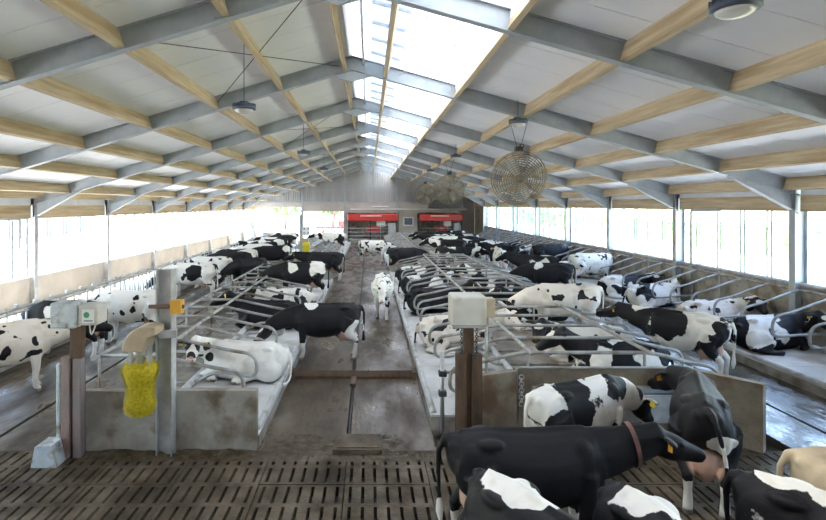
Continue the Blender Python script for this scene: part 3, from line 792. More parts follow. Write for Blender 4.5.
# ------------------------------------------------------------------ fans and lamps
def fan(loc, k):
    o = empty('barn_fan', loc, '%s basket fan in a wire cage hanging from the right roof' % ['largest nearest', 'middle', 'furthest smallest'][k], 'fan', 'hanging basket fans')
    rot = Matrix.Rotation(math.radians(18), 3, 'X')
    mb = MB()
    R_ = .74
    for q in range(1, 13):
        rr = R_*q/12; d = .22*math.cos(q/12*1.35)
        mb.ring(rot @ Vector((0,-d,0)), rr, .010, 'y', 40, 4, rot); mb.ring(rot @ Vector((0,d,0)), rr, .010, 'y', 40, 4, rot)
    for q in range(20):
        a = 2*math.pi*q/20
        for sg in (-1, 1):
            pts = [rot @ Vector((R_*t*math.cos(a), sg*.22*math.cos(t*1.35), R_*t*math.sin(a))) for t in (.08,.35,.65,1.0)]
            mb.tube(pts, .008, 4)
    mb.build('cage', 'wire', o)
    for q in range(4):
        a = 2*math.pi*q/4+.5; c, s_ = math.cos(a), math.sin(a)
        vs = []
        for t, w_ in ((.1,.07),(.3,.12),(.62,.10)):
            for e in (-1, 1):
                vs.append(rot @ Vector((t*c - e*w_*s_, e*.05, t*s_ + e*w_*c)))
        b = MB().add(vs, [(0,1,3,2),(2,3,5,4)]).build('blade', 'boxgrey', o)
        b.modifiers.new('solid', 'SOLIDIFY').thickness = .01
    MB().tube([rot @ Vector((0,-.16,0)), rot @ Vector((0,.2,0))], .1, 12).build('motor', 'wire', o, True)
    top = zr(loc[0]) - loc[2]
    MB().box(-.10,.10,-.08,.08,.72,.86).build('hanger', 'dark', o)
    for q in (-.25, .25): MB().tube([(q*.2,0,.84),(q,0,top+.02)], .008, 5).build('hanging_wire', 'dark', o)
    MB().ring((.05,-.12,.86), .05, .02, 'y', 12, 5).build('swivel', 'dark', o)
    return o
fan((4.05, 14.6, 4.52), 0); fan((3.95, 26.6, 4.55), 1); fan((3.95, 38, 4.55), 2)
def lamp(loc, label):
    o = empty('barn_lamp', loc, label, 'lamp', 'hanging barn lamps')
    MB().lathe([(.05,.16),(.09,.15),(.12,.10),(.22,.07),(.235,.03),(.235,-.01),(.2,-.02)], n=24).build('housing', 'lamp', o, True)
    MB().lathe([(.19,-.015),(.17,-.05),(.10,-.085),(.02,-.095)], n=20).build('lens', 'lampglass', o, True)
    fin = MB().box(.12,.235,-.006,.006,.03,.10).mesh('cooling_fin', 'lamp')
    for k in range(16):
        f_ = link('cooling_fin', fin, o); f_.rotation_euler.z = 2*math.pi*k/16
    top = zr(loc[0]) + RD - loc[2]
    MB().tube([(0,0,.15),(0,0,top-.01)], .008, 5).build('chain', 'dark', o)
lamp((3.73, 5.5, 5.80), 'round barn lamp at the top right, nearest to the viewer')
lamp((-2.5, 10.8, 5.72), 'round barn lamp on a chain under the left roof, nearest there')
lamp((3.86, 14.0, 5.92), 'round barn lamp above the largest fan')
lamp((-2.45, 20.2, 5.72), 'second round barn lamp along the left roof')
lamp((3.86, 24.0, 5.92), 'third round barn lamp along the right roof')
lamp((-2.45, 29.5, 5.72), 'third round barn lamp along the left roof')
lamp((3.86, 34.0, 5.92), 'fourth round barn lamp along the right roof, furthest there')

# ------------------------------------------------------------------ back end: robots, window, pipes
def robot(x0, x1, label):
    o = empty('milking_robot', ((x0+x1)/2, 56.2, 0), label, 'milking robot', 'milking robots at the gable')
    h = (x1-x0)/2
    loc_box(o, 'hood', 'red', -h, h, -.3, 1.2, 2.15, 2.85, .08)
    loc_box(o, 'hood_stripe', 'white', -h*.5, h*.35, -.32, -.29, 2.62, 2.72)
    loc_box(o, 'base', 'lowwall', -h, h, -.2, 1.4, 0, .25)
    for q in (-h+.1, -h*.1, h-.1): loc_box(o, 'post', 'dark', q-.07, q+.07, -.1, .1, .25, 2.15)
    for z in (.6, 1.0, 1.4): MB().tube([(-h,-.25,z),(h*.6,-.25,z)], .035, 6).build('side_rail', 'steel', o, True)
    loc_box(o, 'arm_unit', 'red', -h*.25, h*.3, .3, .8, .9, 1.6, .1)
    loc_box(o, 'milk_cabinet', 'white', h*.15, h*.5, .35, .9, 1.55, 2.1, .05)
    loc_box(o, 'feeder', 'steel', h*.62, h*.9, -.1, .6, .3, 1.9, .04)
    MB().tube(fillet([(h*.3,-.3,.3),(h*.3,-.3,1.7),(h*.9,-.3,1.7),(h*.9,-.3,.3)], .15), .035, 6).build('gate', 'steel', o, True)
robot(-2.2, 3.0, 'left milking robot under a red hood beside the centre alley end')
robot(5.3, 9.7, 'right milking robot under a red hood behind the standing cows')
w_ = empty('window_%d' % (wn+1), (4.25, YB-.02, 1.55), 'small white framed office window between the two milking robots', 'window', kind='structure')
MB().box(-.55,.55,-.05,0,-.0,.12).box(-.55,.55,-.05,0,.83,.95).box(-.55,-.43,-.05,0,.12,.83).box(.43,.55,-.05,0,.12,.83).build('window_frame', 'white', w_)
MB().box(-.43,.43,-.02,0,.12,.83).build('pane', 'winglass', w_)
pp = MB().tube([(-2.0, 58.1, 3.35), (10.5, 58.1, 3.35)], .06, 8).build('air_pipe', 'white', None, True); tag(pp, 'white pipe running across above both milking robots', 'pipe')
pp = MB().box(6.0, 9.3, 53.6, 55.2, 3.45, 4.35).build('roof_shade_box', 'dark'); tag(pp, 'dark box added for the duct under the roof at the back right', 'shade')  # dark box added where only shade lies under the roof
tl = empty('tube_lamp', (1.2, YB-.1, 3.6), 'white tube lamp on the gable above the left milking robot', 'lamp'); MB().box(-.9,.9,0,.1,0,.1).build('housing', 'white', tl); MB().tube([(-.85,-.03,.03),(.85,-.03,.03)], .03, 6).build('tube', 'lampglass', tl)
gt = empty('tube_gate', (-4.9, 53.5, 0), 'white tube gate before the gable opening on the left', 'gate')
for z in (.4, .8, 1.2, 1.6): MB().tube([(-2.1,0,z),(2.1,0,z)], .04, 6).build('bar', 'pipe', gt, True)
for q in (-2.1, 0, 2.1): MB().tube([(q,0,0),(q,0,1.7)], .045, 6).build('upright', 'pipe', gt, True)
sg = empty('sign_board', (-6.2, 53.43, .8), 'small white sign board on the tube gate at the back', 'sign'); MB().box(-.35,.35,0,.03,0,.9).build('board', 'white', sg)
for a, b in ((-.2,.15),(.2,.15),(-.2,.55),(.2,.55)): MB().box(a-.1,a+.1,-.004,0,b-.02,b+.2).build('print', 'tube', sg)
br = empty('barrel', (-10.4, 54.5, 0.1), 'blue plastic barrel at the back end of the feed table', 'barrel')
MB().lathe([(.27,0),(.29,.05),(.29,.4),(.31,.45),(.29,.5),(.29,.85),(.24,.92)], n=18).build('drum', 'blue', br, True); MB().ring((0,0,.9), .26, .025, 'z', 18, 5).build('rim', 'dark', br, True)
tw = empty('white_tank', (-11.1, 50.5, .1), 'tall white plastic tank at the back of the left feed table', 'tank')
MB().lathe([(.38,0),(.4,.1),(.4,1.5),(.33,1.8),(.16,1.95),(.12,2.2)], n=18).build('vessel', 'white', tw, True); MB().lathe([(.14,2.2),(.14,2.28),(.05,2.3)], n=14).build('lid', 'boxgrey', tw, True)

# ------------------------------------------------------------------ person outside, by the right windows
def skin_body():
    me = bpy.data.meshes.new('person')
    V = [(0,0,.95),(0,0,1.2),(0,0,1.42),(0,0,1.55),(0,0,1.68),(-.1,0,.9),(-.11,.05,.5),(-.11,0,.08),(-.11,-.14,.04),(.1,0,.9),(.13,-.1,.5),(.13,.1,.08),(.13,-.04,.04),
         (-.19,0,1.4),(-.3,-.1,1.15),(-.36,-.35,1.1),(-.38,-.45,1.08),(.19,0,1.4),(.27,-.08,1.12),(.2,-.32,1.05),(.17,-.42,1.04)]
    E = [(0,1),(1,2),(2,3),(3,4),(0,5),(5,6),(6,7),(7,8),(0,9),(9,10),(10,11),(11,12),(2,13),(13,14),(14,15),(15,16),(2,17),(17,18),(18,19),(19,20)]
    Rr = [.15,.14,.15,.06,.1,.09,.065,.045,.04,.09,.065,.045,.04,.07,.05,.04,.035,.07,.05,.04,.035]
    me.from_pydata(V, E, [])
    o = bpy.data.objects.new('tmp', me); COL.objects.link(o)
    me.update()
    m_ = o.modifiers.new('skin', 'SKIN')
    lay = o.data.skin_vertices
    if not lay:
        bm = bmesh.new(); bm.from_mesh(me); bm.verts.layers.skin.verify(); bm.to_mesh(me); bm.free()
    for i, sv in enumerate(o.data.skin_vertices[0].data):
        sv.radius = (Rr[i], Rr[i]*.85); sv.use_root = (i == 0)
    s2 = o.modifiers.new('sub', 'SUBSURF'); s2.levels = 2; s2.render_levels = 2
    dg = bpy.context.evaluated_depsgraph_get()
    r = bpy.data.meshes.new_from_object(o.evaluated_get(dg))
    bpy.data.objects.remove(o)
    return r
try:
    pm = skin_body()
    for q in ('shirt', 'jeans', 'skin', 'hair'): pm.materials.append(M[q])
    for p in pm.polygons:
        c = p.center; p.use_smooth = True
        p.material_index = 1 if c.z < .95 else 2 if (c.z > 1.5 or c.y < -.28) else 0
        if c.z > 1.70 or (c.z > 1.6 and c.y > .02): p.material_index = 3
    pe = link('person', pm, None, (14.2, 46.5, -.16)); pe.rotation_euler.z = 1.2
    tag(pe, 'person in red shirt and blue trousers working outside the right windows', 'person')
except Exception as ex:
    print('person failed', ex)

# ------------------------------------------------------------------ cows
def rot_yaw_el(yaw, el):
    y, e = math.radians(yaw), math.radians(el)
    return Vector((math.cos(e)*math.cos(y), math.cos(e)*math.sin(y), math.sin(e)))
def oring(c, side, up, hw, ht, hb, n=16, nar=.0):
    r = []
    for k in range(n):
        a = 2*math.pi*k/n; ca, sa = math.cos(a), math.sin(a)
        yy = hw*math.copysign(abs(ca)**.88, ca)*(1 - nar*max(0, sa)**2); zz = (ht if sa > 0 else hb)*math.copysign(abs(sa)**.9, sa)
        r.append(c + side*yy + up*zz)
    return r
def head_parts(mb, poll, yaw, el, lm):
    d = rot_yaw_el(yaw, el); side = Vector((-math.sin(math.radians(yaw)), math.cos(math.radians(yaw)), 0)); up = d.cross(side).normalized()
    if up.z < 0 and abs(el) < 80: up = -up
    L = .53
    secs = [(-.06,.08,.07,.12),(0,.12,.095,.17),(.10,.142,.105,.20),(.20,.142,.10,.195),(.30,.112,.082,.16),(.40,.094,.07,.13),(.47,.10,.065,.115),(.53,.092,.05,.10),(.555,.055,.02,.055)]
    mb.loft([oring(poll + d*t, side, up, a, b, c, 14) for t, a, b, c in secs])
    for s_ in (-1, 1):
        p0 = poll + side*s_*.09 + up*.03 - d*.0
        p1 = poll + side*s_*.22 + up*.045 - d*.03; p2 = poll + side*s_*.35 + up*.02 - d*.05
        e = (p2-p0).normalized(); fl = up
        o2 = e.cross(fl).normalized()
        mb.loft([[p + o2*w_*math.cos(2*math.pi*k/8) + fl*.022*math.sin(2*math.pi*k/8) for k in range(8)] for p, w_ in ((p0,.035),(p0.lerp(p1,.6),.07),(p1,.08),(p1.lerp(p2,.6),.065),(p2,.02))])
        lm.setdefault('ears', []).append((p1.lerp(p2, .3) - up*.05, e))
        lm.setdefault('eyes', []).append(poll + d*.17 + side*s_*.134 + up*.04)
        lm.setdefault('nostril', []).append(poll + d*.545 + side*s_*.035 + up*.01)
    lm['muzzle'] = poll + d*.52; lm['forehead'] = poll + d*.16 + up*.08; lm['poll'] = poll; lm['headdir'] = d
    lm['nose'] = poll + d*.54
def cow_geo(pose):
    mb = MB(); lm = {}
    Xv, Yv, Zv = Vector((1,0,0)), Vector((0,1,0)), Vector((0,0,1))
    if pose['kind'] == 'stand':
        T = [(-.90,1.35,1.10,.09),(-.86,1.385,1.0,.17),(-.76,1.42,.86,.245),(-.62,1.44,.74,.285),(-.45,1.455,.66,.30),(-.25,1.43,.60,.335),(0,1.415,.555,.375),(.22,1.41,.55,.365),
             (.42,1.425,.58,.315),(.58,1.445,.62,.265),(.72,1.43,.68,.23),(.84,1.36,.76,.185),(.93,1.26,.86,.12)]
        rings = []
        for x, t, b, hw in T:
            m_ = b + (t-b)*.52
            rings.append(oring(Vector((x,0,m_)), Yv, Zv, hw, t-m_, m_-b, 20, .24))
        mb.loft(rings)
        for s_ in (-1, 1):
            mb.ell((-.46, s_*.195, 1.345), (.16,.08,.06)); mb.ell((-.83, s_*.10, 1.30), (.08,.06,.06))
            mb.ell((.56, s_*.17, 1.02), (.20,.10,.36)); mb.ell((-.62, s_*.185, 1.06), (.24,.12,.30))
        mb.tube([(-.75,0,1.425),(-.45,0,1.445),(0,0,1.425),(.5,0,1.44),(.66,0,1.44)], .03, 6)
        wk = pose.get('walk', 0)
        hooves = []
        for i, s_ in enumerate((-1, 1)):
            dx = wk*(.22 if i else -.18)
            P = [(.63,s_*.17,1.0),(.62+dx*.2,s_*.175,.74),(.63+dx*.5,s_*.165,.45),(.62+dx*.8,s_*.155,.28),(.625+dx,s_*.155,.13),(.66+dx,s_*.155,.07),(.685+dx,s_*.155,.0)]
            mb.tube(P, [.125,.11,.075,.047,.06,.06,.072], 10); hooves.append(Vector(P[-1]))
            dx = wk*(-.22 if i else .18)
            P = [(-.60,s_*.19,1.08),(-.50+dx*.1,s_*.22,.84),(-.62+dx*.3,s_*.215,.64),(-.775+dx*.6,s_*.20,.51),(-.765+dx*.8,s_*.195,.32),(-.745+dx,s_*.195,.14),(-.71+dx,s_*.195,.07),(-.685+dx,s_*.195,.0)]
            mb.tube(P, [.22,.19,.12,.072,.05,.062,.06,.072], 10); hooves.append(Vector(P[-1]))
        lm['hooves'] = hooves
        if pose.get('udder', 1):
            mb.ell((-.47,0,.66), (.26,.20,.20)); mb.ell((-.62,0,.72), (.14,.17,.22))
            for a, b in ((-.36,-.1),(-.36,.1),(-.56,-.1),(-.56,.1)): mb.tube([(a,b,.5),(a,b*1.05,.42)], [.03,.022], 6)
            lm['udder'] = [(Vector((-.50,0,.63)), .27), (Vector((-.66,0,.72)), .17)]
            if pose.get('udder', 1) > 1:
                mb.ell((-.60,0,.66), (.19,.165,.27)); lm['udder'].append((Vector((-.64,0,.62)), .25))
        ty = pose.get('tail', .02)
        mb.tube([(-.84,0,1.37),(-.93,ty*.3,1.34),(-.985,ty*.6,1.2),(-.985,ty,.95),(-.975,ty*1.2,.72),(-.97,ty*1.2,.5),(-.96,ty,.36)], [.05,.042,.036,.03,.028,.05,.02], 8)
        base = Vector((.66,0,1.12)); nl = pose.get('neck', .70)
        yaw, el = pose.get('yaw', 0), pose.get('el', 22)
        d0 = Vector((1,0,.12)).normalized(); d1 = rot_yaw_el(yaw, el)
        mid = base + d0*.22 + d1*(nl*.28); poll = base + d0*.22 + d1*nl
        hb = (.36,.25)
    else:
        T = [(-.90,.60,.32,.09),(-.85,.66,.20,.18),(-.74,.73,.06,.28),(-.58,.78,.0,.37),(-.36,.79,.0,.42),(-.05,.78,-.01,.46),(.22,.79,-.01,.44),(.42,.82,.0,.37),(.58,.85,.0,.30),(.72,.83,.02,.25),(.84,.75,.08,.19),(.93,.64,.2,.12)]
        rings = []
        for x, t, b, hw in T:
            m_ = b + (t-b)*.42
            rings.append(oring(Vector((x,.04,m_)), Yv, Vector((0,.10,1)).normalized(), hw, t-m_, m_-b, 20, .34))
        mb.loft(rings)
        mb.ell((-.48,.26,.70), (.12,.07,.06)); mb.ell((-.46,-.14,.73), (.12,.07,.06)); mb.ell((-.82,.1,.6), (.07,.06,.06)); mb.ell((-.82,-.1,.6), (.07,.06,.06))
        mb.tube([(-.75,.06,.74),(-.4,.08,.80),(0,.08,.795),(.5,.08,.84)], .03, 6)
        # hind leg thrown out to the side, the other under the body
        mb.ell((-.50,-.36,.28), (.33,.17,.25)); mb.ell((-.52,.34,.26), (.30,.14,.24))
        P = [(-.30,-.44,.30),(-.45,-.52,.15),(-.78,-.50,.09),(-.50,-.62,.06),(-.28,-.66,.055),(-.12,-.66,.05)]
        mb.tube(P, [.15,.11,.07,.05,.055,.06], 9)
        hv = [Vector(P[-1])]
        P = [(-.20,.42,.16),(.05,.46,.08),(.22,.44,.06)]; mb.tube(P, [.08,.06,.06], 8); hv.append(Vector(P[-1]))
        for s_ in (-1, 1):
            P = [(.58,s_*.22,.42),(.70,s_*.26,.22),(.98,s_*.22,.11),(.78,s_*.30,.065),(.60,s_*.34,.06)]
            mb.tube(P, [.15,.11,.07,.05,.06], 9); hv.append(Vector(P[-1]))
        lm['hooves'] = hv
        lm['udder'] = [(Vector((-.55,-.30,.02)), .16)]
        mb.tube([(-.84,.02,.62),(-.93,.06,.56),(-.97,.14,.36),(-.98,.22,.12),(-.96,.40,.05),(-.9,.6,.05)], [.05,.04,.034,.03,.028,.045], 8)
        base = Vector((.68,.02,.56)); nl = pose.get('neck', .56)
        yaw, el = pose.get('yaw', 0), pose.get('el', 38)
        d0 = Vector((1,0,.35)).normalized(); d1 = rot_yaw_el(yaw, el)
        mid = base + d0*.20 + d1*(nl*.3); poll = base + d0*.20 + d1*nl
        hb = (.31,.24)
    # neck
    cs = []
    q0, q1, q2, q3 = base - d0*.10, base + d0*.16, mid, poll
    pts = [q0, base, base.lerp(mid,.5), mid, mid.lerp(poll,.5), poll, poll + (poll-mid).normalized()*.06]
    hs = [hb[0], hb[0]*.95, hb[0]*.85, hb[0]*.74, hb[0]*.62, .18, .09]; wsn = [hb[1]*.8, hb[1]*.82, hb[1]*.70, hb[1]*.58, .125, .11, .06]
    rings = []
    for i, p in enumerate(pts):
        dd = (pts[min(i+1,len(pts)-1)] - pts[max(i-1,0)]).normalized()
        sd_ = Vector((-dd.y, dd.x, 0))
        sd_ = sd_.normalized() if sd_.length > .05 else Yv
        up = dd.cross(sd_).normalized()
        if up.z < 0 and abs(dd.z) < .98: up = -up
        rings.append(oring(p, sd_, up, wsn[i], hs[i]*.95, hs[i], 16, .3))
    mb.loft(rings)
    lm['neckmid'] = (mid, (poll-base).normalized(), hs[3], wsn[3])
    head_parts(mb, poll - Vector((0,0,.02)), pose.get('hyaw', yaw), pose.get('hel', -32), lm)
    return mb, lm
POSE = {
 'stand': dict(kind='stand'),
 'level': dict(kind='stand', el=14, hel=-22, tail=.06),
 'low': dict(kind='stand', el=-22, hel=-48, yaw=8),
 'down': dict(kind='stand', el=-42, hel=-66, neck=.74),
 'walk': dict(kind='stand', walk=1, el=4, hel=-42, tail=.1),
 'left': dict(kind='stand', el=-4, hel=-30, yaw=25, hyaw=40, tail=-.16, udder=2),
 'turn': dict(kind='stand', el=4, hel=-30, yaw=62, hyaw=95),
 'lie_tl': dict(kind='lie', yaw=72, hyaw=105, el=26, hel=-24),
 'lie_tr': dict(kind='lie', yaw=-72, hyaw=-105, el=26, hel=-24),
 'right': dict(kind='stand', el=6, hel=-34, yaw=-30, hyaw=-50, walk=.5),
 'lie': dict(kind='lie'),
 'lie_l': dict(kind='lie', yaw=38, hyaw=60, el=30, hel=-28),
 'lie_r': dict(kind='lie', yaw=-38, hyaw=-60, el=30, hel=-28),
 'lie_low': dict(kind='lie', el=2, hel=-26, yaw=22, hyaw=40),
}
cache = {}
def cow_mesh(pose, vox):
    key = (pose, vox)
    if key in cache: return cache[key]
    mb, lm = cow_geo(POSE[pose])
    me = mb.mesh('cow_src', None)
    o = bpy.data.objects.new('tmp', me); COL.objects.link(o)
    r = o.modifiers.new('re', 'REMESH'); r.mode = 'VOXEL'; r.voxel_size = vox; r.use_smooth_shade = True
    s_ = o.modifiers.new('sm', 'SMOOTH'); s_.factor = .5; s_.iterations = 4 if vox < .03 else 2
    dg = bpy.context.evaluated_depsgraph_get()
    out = bpy.data.meshes.new_from_object(o.evaluated_get(dg))
    bpy.data.objects.remove(o); bpy.data.meshes.remove(me)
    cache[key] = (out, lm); return cache[key]
eye_me = MB().ell((0,0,0), (.024,.024,.024), 8, 6).mesh('eye', 'eye', True)
tag_me = {}
for q in ('tag', 'tagy'):
    tag_me[q] = MB().box(-.035,.035,-.006,.006,-.045,.04).mesh('ear_tag', q)
nos_me = MB().ell((0,0,0), (.014,.014,.014), 6, 5).mesh('nostril', 'eye', True)
CREAM, WHITE, PINKW = (.62, .50, .35, 1), (.80, .775, .73, 1), (.76, .69, .62, 1)
NC = 0
def cow(label, x, y, heading, pose='stand', z=0.0, s=1.0, bias=0.0, seed=None, blots=(), white=WHITE, vox=.03, scale=1.25, face='blaze', group='black and white dairy cows', legs=True, collar=False, tagm='tagy', spots=None):
    global NC
    NC += 1
    seed = NC*7.31 if seed is None else seed
    src, lm = cow_mesh(pose, vox)
    me = src.copy(); me.name = 'cow'
    me.materials.clear(); me.materials.append(M['cow'])
    n_ = len(me.vertices); col = [0.0]*(4*n_)
    lying = POSE[pose]['kind'] == 'lie'
    off = Vector((seed*3.17 % 61, seed*1.73 % 47, seed*.91 % 53))
    fh, mz = lm['forehead'], lm['muzzle']
    nosep = lm['nose']; ud = lm.get('udder', []); hv = lm['hooves']; poll = lm['poll']; hd = lm['headdir']
    if spots is None: spots = .62 if bias < -.3 else .0
    for i, v in enumerate(me.vertices):
        p = v.co
        q = p*scale; q = Vector((q.x, q.y*1.1, q.z*.85)) + off
        f = noise.noise(q*1.15)*1.15 + .45*noise.noise(q*2.6) + bias
        if spots: f = max(f, (noise.noise(p*4.2*Vector((1,1,1)).x + off) + .4*noise.noise(p*9+off))*1.1 - (1-spots)*1.15)
        for b in blots:
            d_ = (Vector((p.x-b[0], (p.y-b[1]), p.z-b[2])).length + .10*noise.noise(p*4+off))/b[3]
            if b[4] > 0: f = max(f, (1-d_)*1.3)
            else: f = min(f, (d_-1)*1.3)
        if legs:
            lo = .46 if not lying else -.05
            if p.z < lo: f = min(f, -(lo-p.z)*2.2 + .25*noise.noise(p*5+off))
        dh = (p-fh).length
        if face == 'blaze':
            t_ = (p-poll).dot(hd)
            if t_ > -.05 and (p-poll).length < .75 and (p - poll - hd*t_).length < .4:
                f = max(f, .5)
                f = min(f, (dh-.10)*7)
        elif face == 'black':
            if (p-poll).dot(hd) > -.05 and (p-poll).length < .7: f = max(f, .5)
        elif face == 'white':
            if (p-poll).dot(hd) > -.05 and (p-poll).length < .7: f = min(f, -.35 + .9*max(0, noise.noise(p*7+off)))
        if face == 'spots':
            for e in lm['eyes'] + [lm['ears'][0][0], lm['neckmid'][0] + Vector((-.1,.12,.05))]: f = max(f, (.105-(p-e).length + .03*noise.noise(p*9+off))*8)
        pink = 0.0
        for c, r_ in ud:
            pink = max(pink, min(1, max(0, (r_-(p-c).length)/.05)))
        dn = (p-nosep).length
        nz = min(1, max(0, (.095-dn)/.02))
        hoof = 0.0
        for h in hv:
            if (p-h).length < .13 and p.z < .07: hoof = 1.0
        if not lying and p.z < .07: hoof = 1.0
        elif not lying and p.z < .5 and f < 0: hoof = max(0, min(.45, (.5-p.z)*.7 + .5*noise.noise(p*6+off)))
        col[4*i] = min(1, max(0, .5 + f*.5)); col[4*i+1] = pink*.9 if nz < .5 else (0.0 if face not in ('white', 'spots') else .7); col[4*i+2] = hoof*.85 if nz < .5 or face in ('white', 'spots') else .5; col[4*i+3] = 1.0
    a = me.color_attributes.new('coat', 'FLOAT_COLOR', 'POINT'); a.data.foreach_set('color', col)
    o = link('cow', me, None, (x, y, z)); o.rotation_euler.z = math.radians(heading); o.scale = (s, s, s); o.color = white
    tag(o, label, 'cow', group)
    if vox < .04:
        for e in lm['eyes']: link('eye', eye_me, o, e)
        for e in lm['nostril']: link('nostril', nos_me, o, e)
        for e, d_ in lm['ears']:
            t_ = link('ear_tag', tag_me[tagm], o, e + d_*.0); t_.rotation_euler = (.1, .1, math.atan2(hd.y, hd.x)+math.pi/2)
    if collar:
        mid, dd, hh, hw = lm['neckmid']
        mb = MB(); sd_ = Vector((-dd.y, dd.x, 0)).normalized(); up = dd.cross(sd_)
        vs = []
        c = mid + dd*.16
        for k in range(25):
            a_ = 2*math.pi*k/24
            for e in (-.025, .025): vs.append(c + dd*e + sd_*(hw*1.02+.012)*math.cos(a_) + up*(hh*.93+.012)*math.sin(a_))
        fs = [(2*k, 2*k+2, 2*k+3, 2*k+1) for k in range(24)]
        co = mb.add(vs, fs).build('collar', 'collar', o); co.modifiers.new('solid', 'SOLIDIFY').thickness = .012
    return o
N1, N2, N3 = .022, .03, .046
# foreground, on the slatted floor
cow('large black cow with a collar facing right in front of the ochre end wall', 1.70, 5.85, 3, 'level', s=.96, bias=1.6, vox=N1, face='black', collar=True, tagm='tag', blots=[(-.95,0,.5,.16,-1)])
cow('black cow with white back patch seen from above, bottom centre left', 1.45, 4.28, -60, 'low', s=.97, bias=1.2, vox=N1, blots=[(-.60,.06,1.42,.24,-1),(-.25,.02,1.42,.20,-1),(-.72,.25,1.1,.24,-1),(-.9,-.05,1.35,.2,1)])
cow('black and white cow seen from above, bottom edge below the black cow head', 2.36, 3.98, -76, 'low', s=.97, bias=.75, vox=N1, blots=[(-.45,.05,1.4,.30,-1),(-.90,-.05,1.38,.26,1),(-.15,-.25,1.3,.26,1),(.05,.1,1.4,.2,1)])
cow('black cow with white saddle patch in the bottom right corner', 3.95, 4.33, -50, 'level', s=.97, bias=1.1, vox=N1, blots=[(-.50,.10,1.42,.22,-1),(-.15,.12,1.42,.26,-1),(-.2,-.3,.9,.3,-1)])
cow('cream coloured cow cut off by the right edge in the bottom corner', 5.06, 5.12, -20, 'level', s=.97, bias=-1.6, vox=N1, white=CREAM, legs=False, face='white', spots=0)
cow('black cow seen from behind with full udder, facing the end wall', 4.42, 7.2, 63, 'left', s=.98, bias=1.3, vox=N1, face='black', blots=[(-.86,-.15,.9,.18,-1)], tagm='tag')
cow('black and white cow drinking behind the large black cow', 2.9, 7.56, 27, 'low', s=.93, bias=.15, seed=4.4, vox=N1, blots=[(-.75,-.1,1.25,.30,-1),(-.2,-.1,1.3,.30,1),(.35,-.1,1.35,.20,-1),(.75,-.05,1.3,.24,1),(-.62,-.25,.95,.22,1)])
# centre alley
cow('white speckled cow walking towards the viewer in the centre alley', .46, 18.5, 268, 'walk', s=.98, bias=-.62, scale=2.6, vox=N2, face='white')
cow('black cow with white shoulder stripe standing across the alley by the scraper', -1.05, 13.42, 183, 'low', s=.94, bias=1.0, vox=N1, blots=[(.42,0,1.3,.20,-1),(-.72,-.1,.75,.28,-1),(-.7,.2,.75,.28,-1)])
cow('white cow with black patches standing at the far end of the centre alley', .25, 36, -8, 'low', s=1.0, bias=-.45, scale=2.2, vox=N2, face='white')
cow('black cow standing in the left cross passage behind the cubicles', -2.2, 27.0, 174, 'level', bias=1.1, vox=N2, z=0)
cow('brown black and white cow in the far left cubicles', -2.7, 41.5, 180, 'level', z=BED, bias=.0, vox=N3)
# left cubicles
cow('white cow with black face spots lying in the nearest left cubicle', -2.5, 11.19, 176, 'lie_tl', z=BED, s=.95, bias=-.9, vox=N1, face='spots', spots=0, blots=[(1.12,.62,.85,.10,1),(.92,.86,.72,.09,1),(.74,.26,.50,.13,1),(.95,.28,.62,.10,1)])
cow('black cow with white blaze lying behind the black alley cow', -2.85, 15.75, 179, 'lie', z=BED, bias=.8, vox=N2)
cow('black and white speckled cow lying under the left dividers', -2.75, 18.0, 180, 'lie_l', z=BED, bias=-.05, scale=2.0, vox=N2)
cow('black cow with broad white band standing in a left cubicle', -2.5, 20.3, 181, 'low', z=BED, bias=.85, vox=N2, blots=[(-.55,.1,1.2,.34,-1),(.35,.1,1.2,.24,-1)])
# left feed alley
cow('white cow with small black spots at the left edge turned right', -7.4, 10.8, 33, 'level', bias=-.75, scale=2.4, vox=N1, face='blaze', white=PINKW)
cow('white cow feeding just right of the blue grey drive box', -6.45, 14.9, 178, 'low', bias=-.72, scale=2.0, vox=N2)
cow('black and white cow half hidden behind the blue grey drive box', -7.5, 13.5, 180, 'down', bias=.3, vox=N2, s=.97)
cow('white cow with one large black side patch at the feed fence', -7.15, 22.0, 182, 'low', bias=-.6, vox=N2, blots=[(-.1,.35,1.1,.34,1),(-.9,0,1.3,.16,1)])
cow('dark black cow turned towards the viewer in the feed alley', -5.3, 23.9, 232, 'low', bias=1.5, vox=N2)
cow('white cow behind the patched cow at the feed fence', -7.2, 24.6, 180, 'low', bias=-.6, vox=N2)
cow('black cow at the feed fence, second beyond the patched cow', -6.9, 27.2, 182, 'low', bias=1.0, vox=N2)
cow('black cow crossing the feed alley beside the far brush post', -5.5, 31.2, 196, 'left', bias=.9, vox=N2, blots=[(-.7,.1,1.2,.26,-1)])
i = 0
for y, b, hd_, dx in ((29.0,.1,178,0),(32.9,-.3,184,.1),(35.2,.4,180,0),(37.4,.0,176,.1),(39.6,-.2,182,0),(42.5,.6,180,.1),(46.0,-.1,181,0)):
    cow('%s feeding cow in the far line at the left feed fence' % ORD[i], -6.95+dx, y, hd_, 'low' if i % 2 else 'level', bias=b, vox=N3, group='far cows at the feed fence'); i += 1
# centre block, left stalls (heads to the right)
cow('pale brownish white cow lying nearest in the centre block by the drive box', 2.15, 13.5, 2, 'lie_r', z=BED, bias=-.55, vox=N2, white=PINKW, face='white')
cow('solid black cow lying in the centre block beside the alley', 2.15, 17.9, 0, 'lie', z=BED, bias=1.2, vox=N2, legs=False)
cow('white and brown headed cow lying beyond the solid black one', 2.15, 21.2, 0, 'lie_l', z=BED, bias=.1, vox=N2)
cow('black and white cow lying at the far end of the near centre block', 2.15, 24.4, 0, 'lie_r', z=BED, bias=.3, vox=N3)
